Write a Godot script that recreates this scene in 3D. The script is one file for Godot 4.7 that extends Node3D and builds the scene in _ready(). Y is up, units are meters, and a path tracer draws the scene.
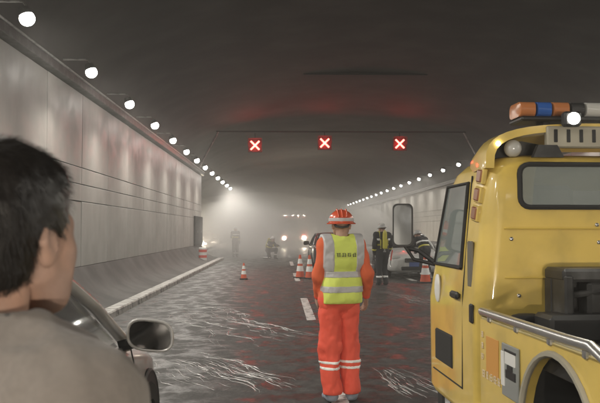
extends Node3D
# A smoke-filled road tunnel: wet three-lane carriageway, panelled walls, lamp rows, lane signals,
# a yellow recovery truck, cars, road workers and firefighters.
# x runs across the road, y is up, -z runs into the tunnel; the viewer stands at z = 0.

var M := {}
var used := {}
var rng := RandomNumberGenerator.new()

# ---------------------------------------------------------------- mesh building
class MB:
	var v := PackedVector3Array()
	var t := PackedInt32Array()
	var c := PackedColorArray()
	var xf := Transform3D.IDENTITY
	var col := Color(1, 1, 1)
	func p(a: Vector3) -> int:
		v.append(xf * a)
		c.append(col)
		return v.size() - 1
	func tri(a: int, b: int, d: int) -> void:
		t.append(a); t.append(b); t.append(d)
	func quad(a: int, b: int, d: int, e: int) -> void:
		tri(a, b, d); tri(a, d, e)
	# a face of loose points turned away from the point inside
	func face(pts: Array, inside: Vector3) -> void:
		var n: Vector3 = (pts[1] - pts[0]).cross(pts[2] - pts[0])
		var mid := Vector3.ZERO
		for q in pts: mid += q
		mid /= pts.size()
		var l := pts.duplicate()
		if n.dot(mid - inside) < 0: l.reverse()
		var ids := []
		for q in l: ids.append(p(q))
		for i in range(1, l.size() - 1): tri(ids[0], ids[i], ids[i + 1])
	func box(at: Vector3, size: Vector3, bevel := 0.0) -> void:
		var h := size * 0.5
		var b: float = minf(bevel, minf(h.x, minf(h.y, h.z)) * 0.95)
		var ids := {}
		for sx in [-1, 1]:
			for sy in [-1, 1]:
				for sz in [-1, 1]:
					var s := [sx, sy, sz]
					for k in 3:
						var q := Vector3.ZERO
						for j in 3: q[j] = s[j] * (h[j] if j == k else h[j] - b)
						ids[[sx, sy, sz, k]] = q + at
						if b <= 0.0: break
		if b <= 0.0:
			for k in 3:
				for s in [-1, 1]:
					var f := []
					for uv in [[-1, -1], [1, -1], [1, 1], [-1, 1]]:
						var q := [0, 0, 0]
						q[k] = s; q[(k + 1) % 3] = uv[0]; q[(k + 2) % 3] = uv[1]
						f.append(ids[[q[0], q[1], q[2], 0]])
					face(f, at)
			return
		for k in 3:
			for s in [-1, 1]:
				var f := []
				for uv in [[-1, -1], [1, -1], [1, 1], [-1, 1]]:
					var q := [0, 0, 0]
					q[k] = s; q[(k + 1) % 3] = uv[0]; q[(k + 2) % 3] = uv[1]
					f.append(ids[[q[0], q[1], q[2], k]])
				face(f, at)
		for k in 3:   # edges that run along axis k
			var l := (k + 1) % 3
			var m := (k + 2) % 3
			for sl in [-1, 1]:
				for sm in [-1, 1]:
					var lo := [0, 0, 0]
					var hi := [0, 0, 0]
					lo[k] = -1; lo[l] = sl; lo[m] = sm
					hi[k] = 1; hi[l] = sl; hi[m] = sm
					face([ids[[lo[0], lo[1], lo[2], l]], ids[[hi[0], hi[1], hi[2], l]], ids[[hi[0], hi[1], hi[2], m]], ids[[lo[0], lo[1], lo[2], m]]], at)
		for sx in [-1, 1]:
			for sy in [-1, 1]:
				for sz in [-1, 1]:
					face([ids[[sx, sy, sz, 0]], ids[[sx, sy, sz, 1]], ids[[sx, sy, sz, 2]]], at)
	# rings of equal length, joined one to the next; closed round each ring
	func loft(rings: Array, cap0 := true, cap1 := true, closed := true) -> void:
		var n: int = rings[0].size()
		var ids := []
		for r in rings:
			var row := PackedInt32Array()
			for q in r: row.append(p(q))
			ids.append(row)
		for i in rings.size() - 1:
			for j in (n if closed else n - 1):
				var k := (j + 1) % n
				quad(ids[i][j], ids[i][k], ids[i + 1][k], ids[i + 1][j])
		for e in [[0, cap0], [rings.size() - 1, cap1]]:
			if e[1]:
				var mid := Vector3.ZERO
				for q in rings[e[0]]: mid += q
				var m := p(mid / n)
				var rim := PackedInt32Array()
				for q in rings[e[0]]: rim.append(p(q))
				for j in n:
					if e[0] == 0: tri(m, rim[(j + 1) % n], rim[j])
					else: tri(m, rim[j], rim[(j + 1) % n])
	func tube(path: Array, r, seg := 8, caps := true) -> void:
		var rings := []
		var n := path.size()
		var up := Vector3.UP
		for i in n:
			var d: Vector3 = (path[mini(i + 1, n - 1)] - path[maxi(i - 1, 0)]).normalized()
			if absf(d.dot(up)) > 0.95: up = Vector3.RIGHT if absf(d.x) < 0.9 else Vector3.BACK
			var s := d.cross(up).normalized()
			up = s.cross(d).normalized()
			var rr: float = r[i] if r is Array else r
			var ring := []
			for j in seg:
				var a := TAU * j / seg
				ring.append(path[i] + (s * cos(a) + up * sin(a)) * rr)
			rings.append(ring)
		loft(rings, caps, caps)
	# profile of [radius, height] turned about y, bottom to top on the outside
	func lathe(profile: Array, seg := 20) -> void:
		var rings := []
		for q in profile:
			var ring := []
			for j in seg:
				var a := -TAU * j / seg
				ring.append(Vector3(cos(a) * q[0], q[1], sin(a) * q[0]))
			rings.append(ring)
		loft(rings, true, true)
	# a flat outline (x, y), counter-clockwise, given depth along z
	func extrude(poly: PackedVector2Array, z0: float, z1: float) -> void:
		var pl := poly
		if Geometry2D.is_polygon_clockwise(pl):
			pl = pl.duplicate(); pl.reverse()
		var tr := Geometry2D.triangulate_polygon(pl)
		var a := PackedInt32Array()
		var b := PackedInt32Array()
		for q in pl: a.append(p(Vector3(q.x, q.y, maxf(z0, z1))))
		for q in pl: b.append(p(Vector3(q.x, q.y, minf(z0, z1))))
		for i in range(0, tr.size(), 3):
			var s := (pl[tr[i + 1]] - pl[tr[i]]).cross(pl[tr[i + 2]] - pl[tr[i]])
			if s > 0:
				tri(a[tr[i]], a[tr[i + 1]], a[tr[i + 2]]); tri(b[tr[i]], b[tr[i + 2]], b[tr[i + 1]])
			else:
				tri(a[tr[i]], a[tr[i + 2]], a[tr[i + 1]]); tri(b[tr[i]], b[tr[i + 1]], b[tr[i + 2]])
		var n := pl.size()
		for i in n:
			var k := (i + 1) % n
			quad(p(Vector3(pl[i].x, pl[i].y, minf(z0, z1))), p(Vector3(pl[k].x, pl[k].y, minf(z0, z1))), p(Vector3(pl[k].x, pl[k].y, maxf(z0, z1))), p(Vector3(pl[i].x, pl[i].y, maxf(z0, z1))))
	func sphere(at: Vector3, r: Vector3, seg := 16, rings := 10) -> void:
		var rs := []
		for i in range(1, rings):
			var b := -PI / 2 + PI * i / rings
			var ring := []
			for j in seg:
				var a := -TAU * j / seg
				ring.append(at + Vector3(cos(a) * cos(b) * r.x, sin(b) * r.y, sin(a) * cos(b) * r.z))
			rs.append(ring)
		loft(rs)
	func join(o: MB) -> void:
		var n := v.size()
		v.append_array(o.v); c.append_array(o.c)
		for i in o.t: t.append(i + n)
	# faces that meet at less than the crease angle (degrees) shade as one surface
	func mesh(crease := 38.0, colours := false) -> ArrayMesh:
		var key := {}
		var weld := PackedInt32Array()
		weld.resize(v.size())
		for i in v.size():
			var k := Vector3i((v[i] * 20000.0).round())
			if not key.has(k): key[k] = i
			weld[i] = key[k]
		var nf := t.size() / 3
		var fn := PackedVector3Array()
		var near := {}
		for f in nf:
			var n := (v[t[f * 3 + 1]] - v[t[f * 3]]).cross(v[t[f * 3 + 2]] - v[t[f * 3]])
			fn.append(n)
			for j in 3:
				var w := weld[t[f * 3 + j]]
				if not near.has(w): near[w] = PackedInt32Array()
				near[w].append(f)
		var lim := cos(deg_to_rad(crease))
		var ov := PackedVector3Array()
		var on := PackedVector3Array()
		var oc := PackedColorArray()
		for f in nf:
			if fn[f].length_squared() < 1e-18: continue
			var own := fn[f].normalized()
			for j in [0, 2, 1]:
				var i := t[f * 3 + j]
				var s := Vector3.ZERO
				for g in near[weld[i]]:
					if fn[g].dot(own) >= lim * fn[g].length() - 1e-12: s += fn[g]
				ov.append(v[i]); oc.append(c[i])
				on.append(s.normalized() if s.length_squared() > 1e-20 else own)
		var arr := []
		arr.resize(Mesh.ARRAY_MAX)
		arr[Mesh.ARRAY_VERTEX] = ov
		arr[Mesh.ARRAY_NORMAL] = on
		if colours: arr[Mesh.ARRAY_COLOR] = oc
		var m := ArrayMesh.new()
		m.add_surface_from_arrays(Mesh.PRIMITIVE_TRIANGLES, arr)
		return m
	# shares normals at shared points: for bodies
	func smooth_mesh(colours := true) -> ArrayMesh:
		var on := PackedVector3Array()
		on.resize(v.size())
		var ot := PackedInt32Array()
		for f in range(0, t.size(), 3):
			var n := (v[t[f + 1]] - v[t[f]]).cross(v[t[f + 2]] - v[t[f]])
			for j in 3: on[t[f + j]] += n
			ot.append(t[f]); ot.append(t[f + 2]); ot.append(t[f + 1])
		for i in on.size(): on[i] = on[i].normalized()
		var arr := []
		arr.resize(Mesh.ARRAY_MAX)
		arr[Mesh.ARRAY_VERTEX] = v
		arr[Mesh.ARRAY_NORMAL] = on
		if colours: arr[Mesh.ARRAY_COLOR] = c
		arr[Mesh.ARRAY_INDEX] = ot
		var m := ArrayMesh.new()
		m.add_surface_from_arrays(Mesh.PRIMITIVE_TRIANGLES, arr)
		return m

func numbered(called: String) -> String:
	if not used.has(called):
		used[called] = 0
		return called
	used[called] += 1
	return "%s_%03d" % [called, used[called]]

func tag(o: Node, label := "", category := "", group := "", kind := "") -> Node:
	if label: o.set_meta("label", label)
	if category: o.set_meta("category", category)
	if group: o.set_meta("group", group)
	if kind: o.set_meta("kind", kind)
	return o

func thing(called: String, label: String, category: String, at := Vector3.ZERO, turn := 0.0, group := "") -> Node3D:
	var o := Node3D.new()
	o.name = numbered(called)
	add_child(o)
	o.position = at
	o.rotation.y = deg_to_rad(turn)
	tag(o, label, category, group)
	return o

func put(called: String, m: Mesh, mat: Material, parent: Node) -> MeshInstance3D:
	var o := MeshInstance3D.new()
	o.name = numbered(called) if parent == self else called
	o.mesh = m
	o.material_override = mat
	parent.add_child(o, true)
	return o

func obj(called: String, b: MB, mat: Material, parent: Node, crease := 38.0) -> MeshInstance3D:
	return put(called, b.mesh(crease), mat, parent)

func copy(o: Node3D, at: Vector3, turn := 0.0, label := "") -> Node3D:
	var d: Node3D = o.duplicate()
	d.name = numbered(String(o.name).rstrip("0123456789").trim_suffix("_"))
	add_child(d)
	d.position = at
	d.rotation.y = deg_to_rad(turn)
	if label: d.set_meta("label", label)
	return d

# ---------------------------------------------------------------- materials
func lin(r: float, g: float, b: float, a := 1.0) -> Color:
	return Color(r, g, b, a).linear_to_srgb()

func mat(colour: Color, rough := 0.7, metal := 0.0) -> StandardMaterial3D:
	var m := StandardMaterial3D.new()
	m.albedo_color = colour
	m.roughness = rough
	m.metallic = metal
	return m

func noise_tex(freq: float, ramp: Array, size := 512, octaves := 4, sd := 1, kind := FastNoiseLite.TYPE_SIMPLEX_SMOOTH, stretch := Vector2.ONE, gain := 0.5) -> ImageTexture:
	# ramp: [position, Color] pairs; seamless by blending the noise with shifted copies of itself
	var n := FastNoiseLite.new()
	n.seed = sd
	n.noise_type = kind
	n.frequency = freq
	n.fractal_type = FastNoiseLite.FRACTAL_FBM
	n.fractal_octaves = octaves
	n.fractal_gain = gain
	var g := Gradient.new()
	g.offsets = PackedFloat32Array(ramp.map(func(q): return q[0]))
	g.colors = PackedColorArray(ramp.map(func(q): return q[1]))
	var im: Image
	if stretch == Vector2.ONE:
		im = n.get_seamless_image(size, size, false, false, 0.15, true)
	else:
		im = n.get_seamless_image(int(size * stretch.x), int(size * stretch.y), false, false, 0.15, true)
		im.resize(size, size, Image.INTERPOLATE_CUBIC)
	im.convert(Image.FORMAT_RGB8)
	var lut := []
	for i in 256: lut.append(g.sample(i / 255.0))
	var d := im.get_data()
	for i in range(0, d.size(), 3):
		var q: Color = lut[d[i]]
		d[i] = q.r8; d[i + 1] = q.g8; d[i + 2] = q.b8
	return ImageTexture.create_from_image(Image.create_from_data(im.get_width(), im.get_height(), false, Image.FORMAT_RGB8, d))

func grey(a: float) -> Color:
	return Color(a, a, a)

func tri(m: StandardMaterial3D, metres: float, world := true) -> StandardMaterial3D:
	m.uv1_triplanar = true
	m.uv1_world_triplanar = world
	m.uv1_scale = Vector3.ONE / metres
	m.uv1_triplanar_sharpness = 4.0
	return m

func glow(colour: Color, energy: float) -> StandardMaterial3D:
	var m := mat(colour, 0.4)
	m.emission_enabled = true
	m.emission = colour
	m.emission_energy_multiplier = energy
	return m

func glass(colour: Color, alpha: float) -> StandardMaterial3D:
	var m := mat(Color(colour, alpha), 0.04)
	m.transparency = BaseMaterial3D.TRANSPARENCY_ALPHA
	return m

func make_materials() -> void:
	# wet asphalt: dark stone, uneven film of water
	var asphalt := mat(Color(1, 1, 1), 1.0)
	asphalt.albedo_texture = noise_tex(0.012, [[0.2, lin(.010, .010, .0095)], [0.45, lin(.024, .023, .022)], [0.62, lin(.036, .035, .033)], [0.85, lin(.085, .082, .078)]], 2048, 8, 3, FastNoiseLite.TYPE_SIMPLEX_SMOOTH, Vector2.ONE, .85)
	asphalt.roughness_texture = noise_tex(0.009, [[0.28, grey(.30)], [0.45, grey(.50)], [0.62, grey(.72)]], 1024, 7, 7, FastNoiseLite.TYPE_SIMPLEX_SMOOTH, Vector2.ONE, .65)
	asphalt.roughness_texture_channel = BaseMaterial3D.TEXTURE_CHANNEL_RED
	asphalt.heightmap_enabled = true
	asphalt.heightmap_texture = noise_tex(0.10, [[0.0, grey(0)], [1.0, grey(1)]], 1024, 5, 5, FastNoiseLite.TYPE_SIMPLEX_SMOOTH, Vector2.ONE, .7)
	asphalt.heightmap_scale = 0.22
	M.asphalt = tri(asphalt, 5.0)
	var concrete := mat(Color(1, 1, 1), 0.75)
	concrete.albedo_texture = noise_tex(0.008, [[0.25, lin(.030, .028, .026)], [0.5, lin(.048, .045, .042)], [0.8, lin(.072, .068, .064)]], 512, 6, 11)
	M.plinth = tri(concrete, 5.0)
	var kerb := mat(Color(1, 1, 1), 0.6)
	kerb.albedo_texture = noise_tex(0.02, [[0.25, lin(.12, .115, .11)], [0.45, lin(.34, .33, .31)], [0.8, lin(.44, .43, .41)]], 512, 5, 13)
	M.kerb = tri(kerb, 3.0)
	var paint := mat(Color(1, 1, 1), 0.5)
	paint.albedo_texture = noise_tex(0.025, [[0.25, lin(.16, .155, .15)], [0.4, lin(.5, .49, .47)], [0.8, lin(.62, .61, .59)]], 512, 5, 17)
	M.road_paint = tri(paint, 2.0)
	for i in 3:
		var pm := mat(Color(1, 1, 1), 1.0)
		var k: float = [1.0, 0.95, 1.04][i]
		pm.albedo_texture = noise_tex(0.006, [[0.2, lin(.265 * k, .258 * k, .24 * k)], [0.55, lin(.295 * k, .288 * k, .27 * k)], [0.85, lin(.315 * k, .308 * k, .29 * k)]], 512, 5, 21 + i, FastNoiseLite.TYPE_SIMPLEX_SMOOTH, Vector2(1.0, 0.25))
		pm.roughness_texture = noise_tex(0.01, [[0.3, grey(.46)], [0.7, grey(.56)]], 512, 4, 31 + i)
		M["panel%d" % i] = tri(pm, 3.1)
	var lining := mat(Color(1, 1, 1), 0.9)
	lining.albedo_texture = noise_tex(0.006, [[0.25, lin(.012, .0115, .011)], [0.5, lin(.020, .019, .018)], [0.8, lin(.034, .032, .030)]], 512, 6, 41)
	M.lining = tri(lining, 8.0)
	M.dark_steel = tri_grain(lin(.03, .03, .03), 0.5, 0.3, 51)
	M.soot = mat(lin(.012, .012, .012), 0.9)
	M.galvanised = tri_grain(lin(.30, .30, .29), 0.45, 0.6, 52)
	M.black_plastic = mat(lin(.012, .012, .013), 0.5)
	M.rubber = mat(lin(.015, .015, .015), 0.85)
	M.steel = mat(lin(.5, .5, .5), 0.3, 0.9)
	M.mirror = mat(lin(.85, .85, .85), 0.05, 1.0)
	M.lamp_glow = glow(Color(1.0, 0.985, 0.95), 16.0)
	M.head_glow = glow(Color(1.0, 0.93, 0.82), 400.0)
	M.roof_glow = glow(Color(1.0, 0.95, 0.86), 240.0)
	M.signal_glow = glow(Color(1.0, 0.38, 0.33), 12.0)
	M.window_glass = glass(lin(.02, .025, .025), 0.25)
	M.tint_glass = glass(lin(.012, .014, .014), 0.55)
	M.white_paint = mat(lin(.62, .62, .6), 0.45)
	M.red_band = mat(lin(.55, .05, .03), 0.5)
	M.painted_glint = mat(lin(.30, .30, .29), 0.25)  # pale colour stands for lamp reflections on the water's ripples

func tri_grain(colour: Color, rough: float, metal: float, sd: int) -> StandardMaterial3D:
	var m := mat(Color(1, 1, 1), rough, metal)
	m.albedo_texture = noise_tex(0.015, [[0.25, colour.darkened(.25)], [0.5, colour], [0.8, colour.lightened(.12)]], 256, 5, sd)
	return tri(m, 1.0, false)

# ---------------------------------------------------------------- the tunnel
const WALL_A := -4.2      # inner face of the wall with the striped post
const WALL_B := 10.4      # inner face of the wall behind the recovery truck
const END_A := -39.9      # where wall A stops at the wider bay
const FAR := -150.0
const NEAR := 30.0

func strip(prof: Array, z0: float, z1: float, pieces := 1) -> MB:
	# a cross-section (x, y) swept along the tunnel
	var b := MB.new()
	for i in pieces:
		var za := lerpf(z0, z1, float(i) / pieces)
		var zb := lerpf(z0, z1, float(i + 1) / pieces)
		for j in prof.size() - 1:
			var a: Vector2 = prof[j]
			var d: Vector2 = prof[j + 1]
			b.quad(b.p(Vector3(a.x, a.y, za)), b.p(Vector3(d.x, d.y, za)), b.p(Vector3(d.x, d.y, zb)), b.p(Vector3(a.x, a.y, zb)))
	return b

func build_tunnel() -> void:
	var b := MB.new()
	b.quad(b.p(Vector3(-9, 0, NEAR)), b.p(Vector3(13, 0, NEAR)), b.p(Vector3(13, 0, FAR)), b.p(Vector3(-9, 0, FAR)))
	var road := tag(obj("road", b, M.asphalt, self), "", "", "", "structure")
	# paint: solid edge lines, dashed lane lines
	for x in [7.95]:
		var l := MB.new()
		l.box(Vector3(x, .004, -30), Vector3(.15, .006, 110))
		obj("edge_line", l, M.road_paint, road)
	for lane in [0.55, 4.15]:
		for i in 9:
			var l := MB.new()
			l.box(Vector3(lane, .004, -15.2 - 10.0 * (i - 1)), Vector3(.16, .006, 4.2))
			obj("lane_dash", l, M.road_paint, road)

	# arched lining: from behind the wall panels over the crown
	var prof := []
	var n := 28
	for i in n + 1:
		var a := PI * i / n
		prof.append(Vector2(3.1 - cos(a) * 7.9, 4.95 + pow(sin(a), 0.8) * 2.45))
	prof.push_front(Vector2(-4.8, 0.0))
	prof.append(Vector2(11.0, 0.0))
	var ceil_near := strip(prof, END_A, NEAR, 12)
	var c := obj("tunnel_lining", ceil_near, M.lining, self, 30)
	tag(c, "", "", "", "structure")
	# the wider bay beyond the end of wall A
	var wide := prof.duplicate()
	wide[0] = Vector2(-8.2, 0.0); wide[1] = Vector2(-8.2, 4.95)
	tag(obj("bay_lining", strip(wide, FAR, END_A, 20), M.lining, self, 30), "", "", "", "structure")
	var e := MB.new()
	e.box(Vector3(-6.6, 3.1, END_A - .15), Vector3(4.0, 6.2, .3))
	tag(obj("bay_end_wall", e, M.lining, self), "", "", "", "structure")
	# a joint cover across the crown
	var j := MB.new()
	j.box(Vector3(3.15, 7.33, -27.6), Vector3(4.6, .10, .5), .02)
	tag(obj("ceiling_duct", j, M.soot, self), "dark flat duct across the ceiling before the lane signals", "duct")

	wall("tunnel_wall", "pale panelled wall that ends at the striped post", WALL_A, 1.0, NEAR, END_A, 4.44, 0.80, [0.80, 2.17, 2.53, 2.88, 4.44])
	wall("tunnel_wall", "pale panelled wall behind the recovery truck and white car", WALL_B, -1.0, NEAR, -120.0, 4.35, 0.80, [0.80, 2.17, 2.53, 2.88, 4.35])

	# kerbs and sloping plinths
	var ka := [Vector2(-2.97, 0.0), Vector2(-2.98, .10), Vector2(-3.0, .125), Vector2(-3.22, .125), Vector2(-3.22, 0.0)]
	for i in 26:
		var k := MB.new()
		var z0 := 12.0 - i * 2.0
		k = strip(ka, z0 - .01, z0 - 1.985)
		k.t.reverse()
		if i == 0:
			var root := Node3D.new(); root.name = "kerb"; add_child(root); tag(root, "", "", "", "structure")
		obj("kerb_stone", k, M.kerb, get_node("kerb"), 20)
	var pl := strip([Vector2(-3.222, 0.0), Vector2(-3.222, .12), Vector2(-3.5, .16), Vector2(-3.8, .30), Vector2(-4.02, .55), Vector2(-4.17, .80), Vector2(-4.5, .80)], NEAR, END_A, 10)
	pl.t.reverse()
	tag(obj("wall_plinth", pl, M.plinth, self, 50), "", "", "", "structure")
	var pr := strip([Vector2(8.9, 0.0), Vector2(8.9, .13), Vector2(9.4, .17), Vector2(9.9, .35), Vector2(10.36, .80), Vector2(10.7, .80)], NEAR, -120, 10)
	tag(obj("wall_plinth", pr, M.plinth, self, 50), "", "", "", "structure")

func wall(called: String, label: String, x: float, inward: float, z0: float, z1: float, top: float, foot: float, rows: Array) -> void:
	var t := thing(called, label, "wall", Vector3(x, 0, 0))
	var back := MB.new()
	back.box(Vector3(-inward * .12, (top + foot) / 2, (z0 + z1) / 2), Vector3(.16, top - foot, z0 - z1))
	obj("backing", back, M.soot, t)
	var bay := 2.4
	var count := int((z0 - z1) / bay)
	var shapes := []
	for r in rows.size() - 1:
		var b := MB.new()
		b.box(Vector3.ZERO, Vector3(.05, rows[r + 1] - rows[r] - .016, bay - .018), .006)
		shapes.append(b.mesh())
	for i in count:
		for r in rows.size() - 1:
			var o := put("panel", shapes[r], M["panel%d" % rng.randi_range(0, 2)], t)
			o.position = Vector3(rng.randf_range(-.004, .004), (rows[r] + rows[r + 1]) / 2, z1 + bay * (i + .5))
			o.rotation = Vector3(0, rng.randf_range(-.0035, .0035), rng.randf_range(-.003, .003))
	# cable tray along the top
	var tray := MB.new()
	tray.box(Vector3(inward * .02, top + .09, (z0 + z1) / 2), Vector3(.34, .16, z0 - z1), .01)
	obj("cable_tray", tray, M.dark_steel, t)
	var lip := MB.new()
	lip.box(Vector3(inward * .03, top + .19, (z0 + z1) / 2), Vector3(.36, .035, z0 - z1), .008)
	obj("tray_lid", lip, M.galvanised, t)
	if x == WALL_A:
		var d := MB.new()
		d.box(Vector3(.07, 1.53, END_A + 1.75), Vector3(.08, 1.45, 3.4), .01)
		var door := obj("service_door", d, M.soot, t)
		for k in [0.9, 2.6]:
			var h := MB.new()
			h.box(Vector3(.13, 1.5, END_A + k), Vector3(.04, .14, .03), .008)
			obj("handle", h, M.galvanised, door)

# ---------------------------------------------------------------- lamps and signals
func lamp_row(called: String, x: float, y: float, first: float, step: float, count: int, lean: float, label: String, group: String, energy: float) -> void:
	var t := thing(called, label, "lamp", Vector3.ZERO, 0.0, group)
	var h := MB.new()
	h.xf = Transform3D(Basis(Vector3.BACK, lean))
	h.lathe([[.04, .13], [.075, .12], [.09, .08], [.095, .035], [.088, .02], [.07, .02]].map(func(q): return [q[0], q[1]]), 18)
	h.t.reverse()
	obj("housing", h, M.dark_steel, t, 50)
	var g := MB.new()
	g.xf = Transform3D(Basis(Vector3.BACK, lean))
	g.sphere(Vector3(0, -.035, 0), Vector3(.105, .10, .105), 18, 12)
	obj("lens", g, M.lamp_glow, t, 60)
	var a := MB.new()
	a.tube([Vector3(0, .13, 0), Vector3(signf(x - 3.0) * .05, .20, 0), Vector3(signf(x - 3.0) * .5, .20, 0)], .018, 6)
	obj("bracket", a, M.galvanised, t)
	var l := SpotLight3D.new()
	l.name = "lamp_light"
	l.light_color = Color(1.0, 0.975, 0.93)
	l.light_energy = energy
	l.light_size = .10
	l.spot_range = 60
	l.spot_attenuation = 2.0
	l.spot_angle = 80.0
	l.spot_angle_attenuation = 1.0
	l.shadow_enabled = true
	t.add_child(l)
	l.transform = Transform3D(Basis(Vector3.BACK, lean * 1.2) * Basis(Vector3.RIGHT, -PI / 2), Vector3(0, -.05, 0))
	t.position = Vector3(x, y, -first)
	for i in range(1, count):
		copy(t, Vector3(x, y, -first - step * i))

func signal_head(at: Vector3, label: String) -> void:
	var t := thing("lane_signal", label, "lane signal", at, 0.0, "red cross lane signals on the gantry")
	var b := MB.new()
	b.box(Vector3(0, 0, -.09), Vector3(.70, .70, .16), .02)
	var box := obj("case", b, M.black_plastic, t)
	var v := MB.new()
	v.box(Vector3(0, .34, .09), Vector3(.70, .02, .22), .006)
	v.box(Vector3(-.34, .16, .06), Vector3(.02, .36, .16), .006)
	v.box(Vector3(.34, .16, .06), Vector3(.02, .36, .16), .006)
	obj("visor", v, M.black_plastic, box)
	# the cross is made of separate light-emitting dots
	var s := MB.new()
	for d in [-1, 1]:
		for k in range(-5, 6):
			for w in [-1, 1]:
				if k == 0 and d == 1: continue
				var u := k * .040
				var q: Vector2 = Vector2(u, u * d) + Vector2(-d, 1) * w * .016
				s.sphere(Vector3(q.x, q.y, 0.0), Vector3(.024, .024, .014), 6, 4)
	obj("signal_cross", s, M.signal_glow, t, 60)
	var h := MB.new()
	h.tube([Vector3(0, .34, -.09), Vector3(0, .62, -.09)], .03, 8)
	obj("hanger", h, M.dark_steel, t)
	var l := SpotLight3D.new()
	l.name = "signal_light"
	l.light_color = Color(1.0, 0.10, 0.07)
	l.light_energy = 1.3
	l.light_size = .20
	l.spot_range = 60
	l.spot_attenuation = 2.0
	l.spot_angle = 78.0
	l.spot_angle_attenuation = 1.0
	l.shadow_enabled = true
	t.add_child(l)
	l.transform = Transform3D(Basis.looking_at(Vector3(0, -.12, 1), Vector3.UP), Vector3(0, 0, .06))
	var o := OmniLight3D.new()
	o.name = "signal_halo_light"
	o.light_color = Color(1.0, 0.08, 0.06)
	o.light_energy = 0.9
	o.light_size = .15
	o.omni_range = 60
	o.omni_attenuation = 2.0
	o.shadow_enabled = true
	o.position = Vector3(0, 0, .28)
	t.add_child(o)

func build_lamps() -> void:
	lamp_row("tunnel_lamp", -3.42, 4.45, -17.5, 3.45, 21, 0.35, "round white lamp above the wall that ends at the striped post", "lamps above the wall with the striped post", 8.0)
	lamp_row("ceiling_lamp", 9.55, 5.10, -17.56, 3.82, 33, -0.35, "round white lamp above the wall behind the recovery truck", "lamps above the wall behind the truck", 8.0)
	# gantry
	var g := thing("signal_gantry", "thin dark steel gantry that carries the three red signals", "gantry", Vector3(0, 0, -37.6))
	var b := MB.new()
	b.box(Vector3(3.1, 6.52, 0), Vector3(12.6, .07, .10), .01)
	obj("beam", b, M.soot, g)
	for x in [-3.1, 9.3]:
		var k := MB.new()
		k.tube([Vector3(x, 6.5, 0), Vector3(x + signf(x) * .95, 4.7, 0)], .05, 8)
		obj("brace", k, M.galvanised, g)
	signal_head(Vector3(-1.25, 5.80, -37.4), "red cross lane signal hung nearest the wall with the striped post")
	signal_head(Vector3(2.24, 5.93, -37.4), "red cross lane signal on the middle of the gantry")
	signal_head(Vector3(6.02, 5.90, -37.4), "red cross lane signal hung nearest the wall behind the truck")

func build_smoke() -> void:
	var spots := [
		[Vector3(2.0, 3.2, -98), Vector3(22, 10.0, 104), .012, RenderingServer.FOG_VOLUME_SHAPE_BOX],
		[Vector3(-1.5, 1.0, -66), Vector3(17, 7.4, 54), .040, RenderingServer.FOG_VOLUME_SHAPE_ELLIPSOID],
		[Vector3(-2.0, 1.2, -58), Vector3(13, 5.4, 40), .035, RenderingServer.FOG_VOLUME_SHAPE_ELLIPSOID],
		[Vector3(-3.0, 1.0, -48), Vector3(9, 4.8, 22), .050, RenderingServer.FOG_VOLUME_SHAPE_ELLIPSOID],
		[Vector3(2.5, 1.9, -68), Vector3(15, 5.0, 34), .030, RenderingServer.FOG_VOLUME_SHAPE_ELLIPSOID],
		[Vector3(-0.5, .8, -42), Vector3(11, 4.2, 20), .030, RenderingServer.FOG_VOLUME_SHAPE_ELLIPSOID],
		[Vector3(-1.4, 3.3, -60), Vector3(11.5, 5.6, 34), .014, RenderingServer.FOG_VOLUME_SHAPE_ELLIPSOID],
		[Vector3(-0.2, 3.0, -62), Vector3(14.5, 7.2, 40), .010, RenderingServer.FOG_VOLUME_SHAPE_ELLIPSOID],
		[Vector3(-2.2, 3.2, -56), Vector3(8.0, 4.6, 24), .016, RenderingServer.FOG_VOLUME_SHAPE_ELLIPSOID],
	]
	for s in spots:
		var f := FogVolume.new()
		f.name = numbered("smoke")
		f.shape = s[3]
		f.size = s[1]
		f.position = s[0]
		var m := FogMaterial.new()
		m.density = s[2]
		m.albedo = lin(.97, .96, .945)
		f.material = m
		tag(f, "", "", "", "stuff")
		add_child(f)

# ---------------------------------------------------------------- vehicles
func spline(a: Array, u: float) -> Array:
	# rows of numbers, read at u rows along, Catmull-Rom
	var i := clampi(int(u), 0, a.size() - 2)
	var f := u - i
	var r := []
	for k in a[0].size():
		var p0: float = a[maxi(i - 1, 0)][k]
		var p1: float = a[i][k]
		var p2: float = a[i + 1][k]
		var p3: float = a[mini(i + 2, a.size() - 1)][k]
		r.append(0.5 * (2 * p1 + (p2 - p0) * f + (2 * p0 - 5 * p1 + 4 * p2 - p3) * f * f + (3 * p1 - p0 - 3 * p2 + p3) * f * f * f))
	return r

func wheel(parent: Node, at: Vector3, r: float, width: float, side: float, dual := false) -> void:
	# turned about x; side says which way the rim faces
	var turn := Basis(Vector3.BACK, -PI / 2 * side)
	var t := MB.new()
	t.xf = Transform3D(turn, at)
	t.lathe([[r * .62, -width / 2], [r * .93, -width / 2], [r, -width * .36], [r, width * .36], [r * .93, width / 2], [r * .64, width / 2], [r * .62, width * .3]], 28)
	var w := obj("wheel", t, M.rubber, parent, 30)
	var m := MB.new()
	m.xf = Transform3D(turn, at)
	m.lathe([[r * .61, -width * .3], [r * .615, width * .42], [r * .57, width * .44], [r * .52, width * .30], [r * .3, width * .22], [r * .2, width * .40], [r * .08, width * .42]], 24)
	obj("rim", m, M.steel, w, 25)
	for k in 5:
		var s := MB.new()
		var a := TAU * k / 5
		s.xf = Transform3D(turn * Basis(Vector3.UP, a), at)
		s.box(Vector3(r * .36, width * .36, 0), Vector3(r * .4, .03, r * .16), .008)
		obj("spoke", s, M.steel, w)

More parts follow.
